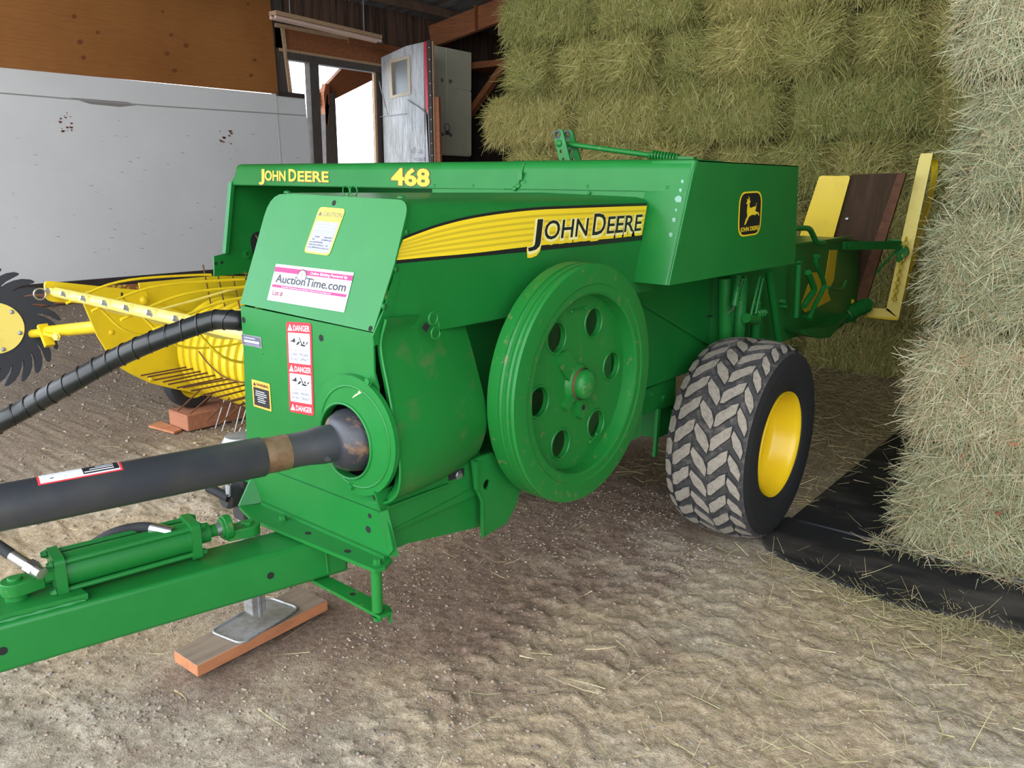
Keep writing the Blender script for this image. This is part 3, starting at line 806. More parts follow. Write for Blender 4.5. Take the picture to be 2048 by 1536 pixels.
# lower front panel under the hood seam and the outer shield
mb = MB()
A = [HPT(863, 377), HPT(1356, 383), HPT(1350, 402), HPT(863, 402)]
mb.plate([p + HN * .004 for p in A], HN * .003, GREEN)
part(mb, 'hood_lower_panel')
fa = [HPT(1270, 564), HPT(1270, 385), HPT(1355, 381), HPT(1390, 324), V((BX, HPT(1339, 571).y, HPT(1339, 571).z))]
e1 = V((BX, HY(1.4145), 1.4145)); e0 = V((BX, HPT(1339, 571).y, HPT(1339, 571).z))
b1 = atX(1597, 332, BX); b0 = atX(1590, 527, BX)
def edge_pt(t): return e0.lerp(e1, t)
rows = []
for t in (0, .5, 1):
    p = edge_pt(t); q = b0.lerp(b1, t)
    row = [V((-1.285, p.y, p.z)), V((BX - .016, p.y, p.z))]
    for a in (.3, .6, .9, 1.2): row.append(V((BX - .016 + .016 * math.sin(a), p.y + .016 * (1 - math.cos(a)), p.z)))
    row += [p + V((0, .018, 0)), q]
    rows.append(row)
mb = MB(); mb.sheet(rows, (-.003, .002, 0), GREEN)
mb.plate([e1 + V((0, .012, 0)), b1, b1 + V((-.05, 0, -.012)), e1 + V((-.05, .012, -.012))], (0, 0, -.003), GREEN)
shd = part(mb, 'outer_side_shield', smooth=50)
mb = MB(); a = edge_pt(0) + V((-.001, -.002, 0)); b = edge_pt(.93) + V((-.001, -.002, 0)); mb.path([a, b], .004, GREEN, 8); part(mb, 'shield_fold', shd)
SCRAP = M('faded_sticker_scrap', (.17, .33, .24), .5)
mb = MB()
for t, s_ in ((.83, .006), (.76, .006), (.68, .014), (.52, .008), (.40, .008), (.60, .005)):
    p = edge_pt(t) + V((-.030, -.001, 0))
    K_ = [p + V((s_ * .8 * math.cos(a) * (1 + .3 * math.sin(3 * a)), -.001, s_ * math.sin(a))) for a in np.linspace(0, 2 * PI, 10)[:-1]]
    mb.add(K_, [tuple(range(9))], SCRAP); part(mb, 'sticker_scrap', shd, smooth=0); mb = MB()
# emblem: leaping deer on black
o = atX(1474, 475, BX); d = Decal(o, atX(1520, 468, BX), atX(1478, 384, BX), X0, .0015)
w, h = d.w, d.h
d.rect(0, 0, w, h, PRYEL, r=.05); d.rect(w * .05, h * .035, w * .95, h * .965, BLACKP, r=.045)
deer = [(.30, .26), (.34, .30), (.44, .43), (.55, .47), (.66, .47), (.70, .455), (.80, .49), (.84, .47), (.87, .43), (.90, .44), (.86, .51), (.79, .53), (.76, .53), (.70, .56), (.73, .60), (.735, .66), (.75, .70), (.75, .75), (.73, .70), (.72, .66), (.66, .66), (.50, .63), (.45, .66), (.44, .74), (.48, .77), (.48, .79), (.43, .80), (.45, .83), (.43, .87), (.42, .83), (.41, .88), (.385, .90), (.395, .85), (.38, .815), (.34, .84), (.30, .85), (.345, .81), (.32, .795), (.36, .78), (.32, .765), (.30, .755), (.31, .73), (.36, .73), (.35, .64), (.34, .55), (.37, .47), (.36, .44), (.30, .37), (.255, .265)]
d.poly([(w * a, h * b) for a, b in deer], PRYEL)
d.text('JOHN DEERE', w * .5, h * .115, h * .092, PRYEL, w=w * .80, bold=.03, align='C')
d.build('emblem_decal', shd, BL)

# ---- feed wall (dark recess under the hood)
EX = xl - .005
mb = MB(); mb.span((EX, 2.98, .6), (-1.29, 3.0, 1.39), GREEN); part(mb, 'rear_auger_wall')
P = [atX(x, y, EX) for x, y in ((467, 360), (452, 507), (428, 513), (429, 553), (505, 545))] + [V((EX, 3.0, .86)), V((EX, 3.0, 1.385)), V((EX, 2.30, 1.385))]
mb = MB(); mb.plate(P, (-.01, 0, 0), GREEN)
for x, y in ((432, 527), (444, 525)): mb.plate(circ(atX(x, y, EX + .001), (0, 1, 0), (0, 0, 1), .008, 12), (-.0006, 0, 0), BLACK)
mb.plate(rnd([atX(x, y, EX + .001) for x, y in ((500, 480), (506, 466), (530, 460), (530, 560), (506, 510))], .02), (-.0006, 0, 0), BLACK)
fwl = part(mb, 'auger_end_plate')
mb = MB(); mb.lathe([(.022, 0), (.022, .01), (.012, .012), (.012, .004)], atX(493, 508, EX), X0, GREEN, 20); part(mb, 'bushing', fwl)
mb = MB(); mb.tube(atX(511, 470, EX + .01), atX(520, 486, EX + .01), .003, STEEL, 6); part(mb, 'wire_pin', fwl)

# ---- tension lever on top with spring rod
LY = 2.95
def LP(x, y, k=0): return atY(x, y, LY + k)
for dx, k in ((0, 0), (17, .06)):
    P = [(1105 + dx, 262), (1124 + dx, 257), (1142 + dx, 328), (1120 + dx, 328)]
    if dx: P = [(1124, 263), (1143, 258), (1163, 328), (1139, 328)]
    c4 = [LP(x, y, k) for x, y in P]
    c4 = rnd(c4, [.018, .018, 0, 0])
    hl = [circ(LP(x + (19 if dx else 0), y + 1, k), X0, (0, 0, 1), r, 14) for x, y, r in ((1114, 268, .011), (1122, 302, .008), (1127, 318, .008))]
    mb = MB(); mb.plate(c4, (0, .010, 0), GREENW, hl)
    c = LP(1114 + (19 if dx else 0), 269, k - .001); mb.plate(circ(c, X0, (0, 0, 1), .020, 20), (0, .0008, 0), BLACKP, [circ(c, X0, (0, 0, 1), .011, 14)])
    if not dx: mb.rivet(LP(1118, 287, k), (0, -1, 0), .016, GREENW)
    part(mb, 'tension_lever')
mb = MB(); a, b = LP(1134, 288, .04), LP(1304, 311, .04); e = LP(1392, 323, .04)
mb.tube(a, b, .011, GREENW, 14); mb.tube(b, e, .007, GREENW, 10); rod = part(mb, 'tension_rod')
mb = MB(); coil(LP(1302, 310, .04), LP(1356, 318, .04), .017, 9, .005, GREENW, mb, 14); part(mb, 'coil_spring', rod)
mb = MB(); mb.bar(LP(1354, 318, .04), LP(1390, 320, .04), .03, .022, GREENW); part(mb, 'spring_bracket', rod)

# ---- folded bale chute at the rear
CY_ = 5.0
def QP(x, y, k=0): return atY(x, y, CY_ + k)
mb = MB(); mb.plate(rnd([QP(x, y) for x, y in ((1639, 351), (1670, 352), (1701, 351), (1664, 484), (1590, 500))], [.02, 0, .02, 0, 0]), (0, .012, 0), YEL)
chu = part(mb, 'bale_chute')
mb = MB(); mb.plate([QP(x, y, .02) for x, y in ((1700, 352), (1706, 349), (1794, 346), (1734, 545), (1712, 600), (1700, 640), (1655, 640), (1664, 484))], (0, .014, 0), BROWNPLATE)
mb.rivet(QP(1694, 438, .018), (0, -1, 0), .012, STEEL); part(mb, 'worn_floor_plate', chu)
mb = MB(); mb.plate([QP(x, y, .0) for x, y in ((1795, 346), (1812, 346), (1733, 600), (1716, 612), (1712, 592))], (0, .03, 0), BROWNEDGE); part(mb, 'rusty_edge_rail', chu)
# yellow loop frame
mb = MB()
mb.plate([QP(x, y, .10) for x, y in ((1838, 318), (1842, 307), (1866, 306), (1861, 330), (1797, 637), (1772, 620))], (0, .012, 0), YELP)
mb.plate([QP(x, y, .10) for x, y in ((1735, 616), (1776, 617), (1797, 637), (1733, 632))], (0, .012, 0), YELP)
mb.plate([QP(x, y, .09) for x, y in ((1725, 632), (1797, 637), (1795, 641), (1728, 634))], (0, .03, 0), YEL)
loop = part(mb, 'chute_loop_frame')
mb = MB()
ou = spline([QP(1866, 306, .10), QP(1873, 318, .16), QP(1876, 335, .20), QP(1866, 390, .26), QP(1838, 490, .32), QP(1808, 600, .36)], 6)
inn = [p + V((-.004, .07, 0)) for p in ou]
inn = [p + V((-.050, .10, -.02)) if i < 24 else p + V((-.04, .10, 0)) for i, p in enumerate(ou)]
mb.sheet([ou, inn], (-.003, 0, 0), YEL); part(mb, 'loop_strap', loop, smooth=60)
mb = MB(); c = QP(1805, 503, .08); mb.tube(c, c + V((0, -.03, 0)), .036, GREENW, 18); mb.tube(c + V((.02, -.02, .03)), c + V((-.01, -.02, -.06)), .014, GREENW, 10); part(mb, 'loop_pivot', loop)
mb = MB()
for i in range(16): 
    p = QP(1812 - i * 1.6, 478 + i * 8, .06); mb.path(circ(p, V((1, 0, 0)) if i % 2 else V((0, 1, 0)), (0, 0, 1), .012, 8), .004, PRYELD, 5, closed=True)
part(mb, 'chain', loop)
mb = MB(); mb.bar(atX(1688, 491, SXC + .02), QP(1800, 490, .05), .02, .045, GREEN); mb.bolt(atX(1696, 491, SXC + .03), X0, .016, GREENW)
mb.path([QP(1716, 479, .04), QP(1716, 475, .04), QP(1800, 481, .04), QP(1802, 494, .04)], .006, GREENW, 8); mb.tube(QP(1797, 495, .02), QP(1702, 602, .02), .007, GREENW, 8); part(mb, 'chute_link')
mb = MB()
p0, p1 = QP(1662, 646, -.25), QP(1735, 609, .02)
mb.tube(p0, p1, .034, GREEN, 18); coil(p0.lerp(p1, .35), p1, .038, 12, .008, GREENW, mb, 14); mb.tube(QP(1700, 606, -.1), QP(1707, 600, -.1), .012, YEL, 8)
part(mb, 'tension_spring')
mb = MB(); mb.path(spline([QP(1600, 662, -.5), QP(1640, 664, -.35), QP(1672, 655, -.2), QP(1700, 632, -.1), QP(1728, 622, 0)], 6), .014, GREENW, 10)
mb.plate([atX(x, y, -1.30) for x, y in ((1600, 660), (1660, 655), (1700, 628), (1660, 675), (1640, 677), (1603, 668))], (-.2, 0, 0), GREENW); part(mb, 'curved_guide_rod')

# =================================================================== PICKUP
PX = -4.05
def KP(x, y, k=0): return atX(x, y, PX + k)
# end plate
P = [KP(x, y) for x, y in ((167, 606), (290, 602), (420, 640), (480, 700))] + [V((PX, 2.75, .60)), V((PX, 2.75, .20)), KP(428, 782), KP(415, 792), KP(390, 786), KP(345, 777), KP(300, 766), KP(262, 748), KP(240, 735), KP(222, 716), KP(195, 672)]
mb = MB(); mb.plate(P, (-.012, 0, 0), YEL)
ep = part(mb, 'pickup_end_plate')
for x, y in ((223, 665), (263, 713), (302, 758), (372, 756)):
    mb = MB(); mb.rivet(KP(x, y), X0, .014, YEL); part(mb, 'rivet', ep)
# upper sheet and rounded arm
P = [KP(x, y, -.03) for x, y in ((278, 566), (487, 547))] + [V((PX - .03, 3.0, .86)), V((PX - .03, 3.0, .45)), KP(480, 680, -.03), KP(300, 640, -.03), KP(282, 585, -.03)]
mb = MB(); mb.plate(P, (-.012, 0, 0), YEL); part(mb, 'pickup_top_sheet')
P = rnd([KP(x, y, .03) for x, y in ((88, 561), (94, 603), (290, 614), (298, 582), (220, 575))], [.03, .03, .05, .05, 0])
mb = MB(); mb.plate(P, (-.014, 0, 0), YEL)
mb.plate(circ(KP(243, 598, .0312), (0, 1, 0), (0, 0, 1), .014, 16), (-.0006, 0, 0), BLACK); mb.plate([KP(x, y, .0312) for x, y in ((242, 585), (246, 585), (246, 597), (242, 597))], (-.0006, 0, 0), BLACK)
for x, y in ((288, 601), (245, 606)): mb.rivet(KP(x, y, .03), X0, .022, YEL)
mb.plate(circ(KP(174, 588, .0312), (0, 1, 0), (0, 0, 1), .014, 16), (-.0006, 0, 0), YELP)
arm = part(mb, 'windguard_arm')
mb = MB(); mb.path(circ(KP(80, 588, .04), (0, 1, 0), (0, 0, 1), .026, 20), .004, STEEL, 6, closed=True); part(mb, 'lynch_pin_ring', arm)
mb = MB(); mb.plate([KP(x, y, -.02) for x, y in ((200, 572), (276, 568), (280, 584), (205, 586))], (-.01, 0, 0), RUSTY); part(mb, 'rusty_bracket', arm)
# wind guard bar with curved rods
ba, bb = V((PX + .04, 1.523, .82)), V((-1.95, 1.33, .885))
mb = MB(); mb.tube(ba, bb, .024, YELP, 18); wb = part(mb, 'windguard_bar')
bd = (bb - ba).normalized()
px_b = [106, 143, 183, 226, 270, 317, 370, 425]
for i, xx in enumerate(px_b):
    lo, hi = 0, 1
    for _ in range(30):
        mid = (lo + hi) / 2; p = ba.lerp(bb, mid); q = ROT.transposed() @ (p - EYE); X_ = 1024 + FOC * q.x / -q.z
        if X_ < xx: lo = mid
        else: hi = mid
    p = ba.lerp(bb, lo)
    nf = (EYE - p).normalized(); nf = (nf - bd * nf.dot(bd)).normalized()
    mb = MB(); mb.box(p + nf * .024 + bd * .012, (.045, .008, .03), YELP, Matrix([bd, bd.cross(nf) * -1, nf]).transposed() if False else None)
    mb.bolt(p + nf * .026, nf, .012, GALV, .02); part(mb, 'clamp_bolt', wb)
    if i in (2, 4, 6):
        q0 = p + V((0, 0, -.02))
        pts = spline([q0, q0 + V((.02, .16, -.06)), q0 + V((.03, .42, -.03)), q0 + V((.04, .75, .02)), q0 + V((.05, 1.05, .01))], 6)
        mb = MB(); mb.path(pts, .006, YELP, 8); part(mb, 'windguard_rod', wb)
        q0 = p + V((.05, 0, -.02))
        pts = spline([q0, q0 + V((.02, .12, -.13)), q0 + V((.03, .36, -.16)), q0 + V((.04, .65, -.12)), q0 + V((.05, .9, -.14))], 6)
        mb = MB(); mb.path(pts, .005, YEL, 8); part(mb, 'windguard_rod', wb)
# dark-tipped upper rods, arching over the drum
for i in range(4):
    x_ = -3.75 + .30 * i
    pts = spline([V((x_, 1.46 - .02 * i, .80)), V((x_, 1.70, .875)), V((x_ + .02, 2.05, .88)), V((x_ + .05, 2.35, .86 + .004 * i))], 6)
    mb = MB(); mb.path(pts[:15], .006, YEL, 8); mb.path(pts[14:], .0055, BLACKP, 8); part(mb, 'windguard_rod', wb)
# drum of curved stripper bands
DC = V((0, 2.36, .435)); DR = .285
drum = bpy.data.objects.new('stripper_drum', None); drum.parent = BL; COL.objects.link(drum)
mb = MB(); mb.tube(V((-4.0, DC.y, DC.z)), V((-1.95, DC.y, DC.z)), .20, BROWNEDGE, 32); part(mb, 'drum_core', drum)
nb = 29; pitch = 2.05 / nb
prof_a = np.linspace(math.radians(75), math.radians(285), 30)
for i in range(nb):
    x0 = -4.0 + i * pitch; x1 = x0 + pitch * .76
    rows = []
    for a in prof_a:
        c, s_ = math.cos(a), math.sin(a)
        row = []
        for fx, dr in ((0, -.018), (.12, -.003), (.3, 0), (.7, 0), (.88, -.003), (1, -.018)):
            r = DR + dr; row.append(V((x0 + (x1 - x0) * fx, DC.y + r * c, DC.z + r * s_)))
        rows.append(row)
    mb = MB(); mb.sheet(rows, (0, .004, 0), YEL); part(mb, 'stripper_band', drum, smooth=40)
# spring tines in the gaps
tines = bpy.data.objects.new('tine_reel', None); tines.parent = BL; COL.objects.link(tines)
RT = random.Random(4)
cnt = 0
for ai, (a, ln) in enumerate(((math.radians(262), .16), (math.radians(196), .20), (math.radians(112), .17), (math.radians(226), .13))):
    for i in range(0, nb, 1 if ai in (0, 1) else 2):
        if cnt >= 96 : break
        if i > 20 and ai > 0: continue
        x_ = -4.0 + i * pitch + pitch * .88 + RT.uniform(-.004, .004)
        aa = a + RT.uniform(-.03, .03); c = V((x_, DC.y + .24 * math.cos(aa), DC.z + .24 * math.sin(aa)))
        dr_ = V((RT.uniform(-.06, .06), math.cos(aa - .25), math.sin(aa - .25))).normalized()
        mb = MB(); mb.path([c, c + dr_ * .08, c + dr_ * (.08 + ln)], .0042, GALV if ai in (0,) else BROWNEDGE, 6); part(mb, 'tine', tines); cnt += 1
# twine caught on the drum
mb = MB()
pts = []
for k in range(26):
    t = k / 25; a = math.radians(170 + 55 * t + 8 * math.sin(t * 9)); x_ = -3.75 + 1.1 * t
    pts.append(V((x_, DC.y + (DR + .012) * math.cos(a), DC.z + (DR + .012) * math.sin(a))))
mb.path(pts, .0035, BROWNEDGE, 5); part(mb, 'caught_twine', drum)
# gauge wheel
GW = V((PX - .06, 2.20, .245)); 
mb = MB(); mb.lathe([(.085, -.04), (.115, -.05), (.140, -.042), (.148, -.02), (.148, .02), (.140, .042), (.115, .05), (.085, .04)], GW, X0, RUBBER, 40)
gw = part(mb, 'gauge_wheel', smooth=50)
mb = MB(); mb.lathe([(.088, .036), (.088, .045), (.078, .04), (.06, .02), (.03, .02), (.03, .04), (0, .04)], GW, X0, YEL, 32); part(mb, 'hub', gw)

# ---- rubber-fingered rake wheel beyond the pickup
RC = atY(-14, 655, 1.60); rn = (EYE - RC); rn.z = 0; rn.normalize(); rn = (rn + V((.10, .12, .05))).normalized()
ru = rn.cross(V((0, 0, 1))).normalized(); rw = ru.cross(rn)
if ru.x * 1 < 0 and False: pass
RR = .345
def RW(r, a, h=0): return RC + ru * (r * math.cos(a)) + rw * (r * math.sin(a)) + rn * h
NT = 24
out = []
for k in range(NT):
    a = -2 * PI * k / NT
    for r, dg in ((.25, .9), (.27, 1.5), (.30, 2.2), (.34, 3.0), (.362, 4.6), (.374, 7.2), (.371, 10), (.35, 12.0), (.32, 12.9), (.285, 13.4), (.26, 13.8)):
        out.append(RW(r * RR / .375, a - math.radians(dg) + 0.36 * max(0, (r - .25) / .125) ** 1.2))
mb = MB(); mb.plate(out, rn * .045, TINERUB, [[RW(.09, -2 * PI * i / 40) for i in range(40)]])
rk = bpy.data.objects.new('rake_wheel', None); rk.parent = BL; COL.objects.link(rk)
part(mb, 'rubber_finger_disc', rk, bevel=.005)
mb = MB(); mb.plate([RW(.148, 2 * PI * i / 48, .046) for i in range(48)], rn * .008, YELP, side=YEL); hubp = part(mb, 'hub_plate', rk)
for k in range(6):
    mb = MB(); mb.rivet(RW(.128, 2 * PI * k / 6 + .32, .054), rn, .013, GALV); part(mb, 'bolt', hubp)
# arm carrying it
mb = MB()
q0 = atX(215, 652, PX - .02); q1 = RC + rn * -.05 + V((.18, .02, .02))
q0b = V((q0.x, q0.y, q0.z)); mb.tube(q0b + V((0, .02, 0)), atY(92, 664, 1.76), .034, YEL, 18)
mb.path([atY(98, 664, 1.75), atY(60, 668, 1.78), RW(.05, -.2, -.08), RW(0, 0, -.02)], .026, YEL, 14); am = part(mb, 'carrier_arm', rk)
mb = MB(); mb.bar(atY(84, 650, 1.74), atY(100, 692, 1.74), .05, .03, YEL); mb.tube(atY(90, 668, 1.72), atY(115, 674, 1.72), .012, YEL, 10); mb.bolt(atY(113, 673, 1.71), (.6, -.8, 0), .018, YELP); part(mb, 'hinge_bracket', am)

# =================================================================== STICKERS
# caution sticker
def quad(f, bl_, br_, tl): return f(*bl_), f(*br_), f(*tl)
a, b, c = quad(UPT, (608, 505), (659, 512), (640, 414)); d = Decal(a, b, c, UN, .0012); w, h = d.w, d.h
d.rect(0, 0, w, h, PRCAUT, r=.012); d.rect(w * .05, h * .04, w * .95, h * .70, PRGREY, r=.006)
d.text('CAUTION', w * .24, h * .81, h * .095, PRDARK, w=w * .72)
d.poly([(w * .06, h * .815), (w * .19, h * .815), (w * .125, h * .91)], PRDARK)
RL = random.Random(3)
lines = ['1. SHUT OFF THE ENGINE', 'BEFORE LEAVING SEAT', '2. KEEP ALL SHIELDS', 'IN PLACE', '3. KEEP CLEAR OF', 'MOVING PARTS', '4. DO NOT CLEAN', 'WHILE RUNNING']
for i in range(10):
    u = w * .10
    if i in (3,): continue
    while u < w * .86:
        l = w * RL.uniform(.05, .16)
        d.rect(u, h * (.645 - .058 * i), min(u + l, w * .9), h * (.645 - .058 * i + RL.uniform(.012, .024)), PRDARK if i > 4 and RL.random() < .6 else PRWHITE, step=False); u += l + w * .025
d.step(); d.build('caution_sticker', up, BL)
# auction sticker
a, b, c = quad(UPT, (535, 600), (689, 625), (553, 528)); d = Decal(a, b, c, UN, .0012); w, h = d.w, d.h
d.rect(0, 0, w, h, PRWHITE)
d.rect(0, h * .79, w, h * .925, PRPINK, step=False); d.rect(w * .02, h * .37, w * .98, h * .445, PRPINK)
cx, cy_ = w * .385, h * .73
d.poly([(cx + .0185 * math.cos(t), cy_ + .0185 * math.sin(t)) for t in np.linspace(-.3, PI + .3, 20)], BLACKP)
d.poly([(cx + .0155 * math.cos(t), cy_ + .0155 * math.sin(t)) for t in np.linspace(-.3, PI + .3, 20)], PRWHITE)
d.rect(cx - .0008, cy_ - .003, cx + .0008, cy_ + .010, BLACKP)
d.text('AuctionTime.com', w * .055, h * .51, h * .215, BLACKP, w=w * .90, bold=.012)
d.text('Online Bidding Powered By', w * .49, h * .825, h * .068, PRWHITE, w=w * .46, bold=.012)
d.text('Powered by TractorHouse.com, Machinery Trader.com & Truck Paper.com', w * .16, h * .39, h * .032, PRWHITE, w=w * .64, bold=.012)
d.text('Lot #', w * .06, h * .155, h * .135, PRMAROON, w=w * .14, bold=.02)
a0, b0_, a1, b1_ = w * .045, h * .075, w * .48, h * .32
for q in ((a0, b0_, a1, b0_ + .0006), (a0, b1_ - .0006, a1, b1_), (a0, b0_, a0 + .0006, b1_), (a1 - .0006, b0_, a1, b1_)): d.rect(*q, PRGREY, step=False)
d.build('auction_sticker', up, BL)
# danger sticker strip
F1 = lambda x, y: atY(x, y, FY)
a, b, c = quad(F1, (580, 823), (629, 832), (573, 643)); d = Decal(a, b, c, (0, -1, 0), .0012); w, h = d.w, d.h
d.rect(0, 0, w, h, PRRED, r=.008); d.rect(w * .02, h * .006, w * .98, h * .994, PRRED, r=.007)
for y0, y1 in ((.555, .885), (.125, .440)): d.rect(w * .07, h * y0, w * .93, h * y1, PRWHITE, r=.002, step=False)
d.step()
for y0 in (.905, .460, .025):
    d.poly([(w * .06, h * y0), (w * .26, h * y0), (w * .16, h * (y0 + .075))], PRWHITE, step=False)
    d.text('DANGER', w * .29, h * (y0 + .004), h * .058, PRWHITE, w=w * .65, bold=.02, step=False)
d.step()
for y0 in (.905, .460, .025): d.text('!', w * .16, h * (y0 + .010), h * .036, PRRED, align='C', bold=.02, step=False)
for y0 in (.555, .125):
    Y_ = lambda t: h * (y0 + t * .9)
    d.rect(w * .08, Y_(.158), w * .92, Y_(.162), PRDARK, step=False)
    d.text('GUARD MISSING', w * .13, Y_(.095), h * .030, PRDARK, w=w * .74, step=False)
    d.text('DO NOT OPERATE', w * .13, Y_(.037), h * .030, PRDARK, w=w * .76, step=False)
    # tangled figure on the shaft
    d.poly([(w * .16, Y_(.262)), (w * .34, Y_(.252)), (w * .36, Y_(.268)), (w * .33, Y_(.312)), (w * .24, Y_(.276)), (w * .17, Y_(.272))], BLACKP, step=False)
    d.poly([(w * .38, Y_(.222)), (w * .46, Y_(.228)), (w * .56, Y_(.262)), (w * .48, Y_(.268)), (w * .42, Y_(.245))], BLACKP, step=False)
    d.poly([(w * .49, Y_(.32)), (w * .53, Y_(.315)), (w * .64, Y_(.235)), (w * .60, Y_(.235))], BLACKP, step=False)
    d.poly([(w * .54, Y_(.222)), (w * .70, Y_(.212)), (w * .78, Y_(.222)), (w * .72, Y_(.235)), (w * .60, Y_(.238))], BLACKP, step=False)
    d.poly([(w * .66, Y_(.245)), (w * .72, Y_(.243)), (w * .72, Y_(.27)), (w * .68, Y_(.28))], BLACKP, step=False)
    d.poly([(w * .76, Y_(.235)), (w * .82, Y_(.245)), (w * .88, Y_(.275)), (w * .84, Y_(.272)), (w * .78, Y_(.25))], BLACKP, step=False)
d.build('danger_sticker', fp, BL)
# warning sticker
a, b, c = quad(F1, (508, 812), (544, 823), (504, 758)); d = Decal(a, b, c, (0, -1, 0), .0012); w, h = d.w, d.h
d.rect(0, 0, w, h, PRORANGE, r=.003); d.rect(w * .07, h * .07, w * .93, h * .74, BLACKP)
d.text('WARNING', w * .26, h * .81, h * .10, BLACKP, w=w * .66, bold=.02); d.poly([(w * .08, h * .80), (w * .24, h * .80), (w * .16, h * .93)], BLACKP)
for i, (u, l) in enumerate(((.2, .5), (.2, .6), (.18, .62), (.3, .35), (.28, .45), (.3, .4))): d.rect(w * u, h * (.60 - i * .075), w * (u + l), h * (.628 - i * .075), PRWHITE, step=False)
d.build('warning_sticker', fp, BL)
# serial plate
a, b, c = quad(F1, (485, 689), (525, 697), (483, 667)); d = Decal(a, b, c, (0, -1, 0), .0012); w, h = d.w, d.h
d.rect(0, 0, w, h, STEEL, r=.002); d.rect(w * .04, h * .08, w * .96, h * .92, PRDARK)
d.rect(w * .14, h * .66, w * .7, h * .8, PRGREY, step=False); d.rect(w * .14, h * .32, w * .88, h * .52, PRWHITE, step=False); d.rect(w * .2, h * .15, w * .9, h * .2, PRGREY, step=False)
d.build('serial_plate', fp, BL)
# =================================================================== THINGS ON THE FLOOR
t = thing('plank', (-1.95, 1.18, 0), 'weathered short plank with orange edges under the baler jack foot', 'plank')
P = [atZ(x, y, .044) for x, y in ((347, 1301), (394, 1332), (655, 1200), (596, 1172))]
mb = MB(); mb.plate(P, (0, 0, -.036), WOODG, side=WOODO); mb.build('board', t, t, bevel=.002)
t2 = thing('timber_block', (-4.1, 2.3, 0), 'reddish square timber block chocking the small pickup gauge wheel', 'timber block')
mb = MB(); mb.plate([V((-4.165, 2.085, .005)), V((-3.965, 2.085, .005)), V((-3.965, 2.66, .005)), V((-4.165, 2.66, .005))], (0, 0, .090), WOODR); mb.build('beam_offcut', t2, t2, bevel=.003)
t3 = thing('wood_shim', (-4.15, 2.05, 0), 'thin pale orange board poking out in front of the reddish timber block', 'board')
mb = MB(); mb.plate([V((-4.22, 1.99, .012)), V((-4.0, 2.02, .012)), V((-4.02, 2.075, .012)), V((-4.25, 2.075, .012))], (0, 0, -.012), WOODO); mb.build('offcut', t3, t3)
t4 = thing('fallen_board', (-9.2, 3.4, 0), 'rough reddish board lying on gravel along the foot of the white wall', 'board')
mb = MB(); mb.box((-9.25, 3.1, .07), (.14, 1.9, .12), WOODR, Matrix.Rotation(.1, 3, 'Z')); mb.build('lumber', t4, t4)

# rubber mats
def matmesh(name, outline, z, label, lip=None):
    t = thing(name, (outline[0][0], outline[0][1], 0), label, 'rubber mat')
    mb = MB(); mb.plate([V((x, y, z)) for x, y in outline], (0, 0, -z + .001), MATM); mb.build('sheet', t, t)
    if lip:
        mb = MB(); mb.path([V(p) for p in lip], [.006] + [.009] * (len(lip) - 2) + [.006], MATEDGE, 8); mb.build('rolled_edge', t, t)
    return t
MATM = M('dusty_black_mat', (.016, .016, .018), .62, spec=.22, dirt=((1.6, 4, 3), (.12, .105, .088), .50, .84), bump=(50, .15, .003))
MATEDGE = M('shiny_mat_edge', (.012, .012, .014), .3)
ro = [(-1.09, 2.93), (-.99, 2.77), (-.88, 2.71), (-.72, 2.66), (-.48, 2.63), (-.25, 2.70), (.0, 2.72), (.6, 2.74), (.6, 3.07), (-.2, 3.05), (-.6, 3.06), (-1.02, 3.085)]
matmesh('rubber_mat', ro, .016, 'black dusty rubber mat strip lying across the dirt in front of the near hay stack', [(-1.0, 3.08, .014), (-.8, 3.068, .022), (-.6, 3.06, .026), (-.4, 3.058, .024), (-.1, 3.05, .020), (.5, 3.06, .016)])
matmesh('rubber_mat', [(-1.01, 3.09), (.8, 3.075), (.8, 4.95), (-.99, 4.95)], .010, 'black rubber mat running back under the near hay stack beside the tyre')

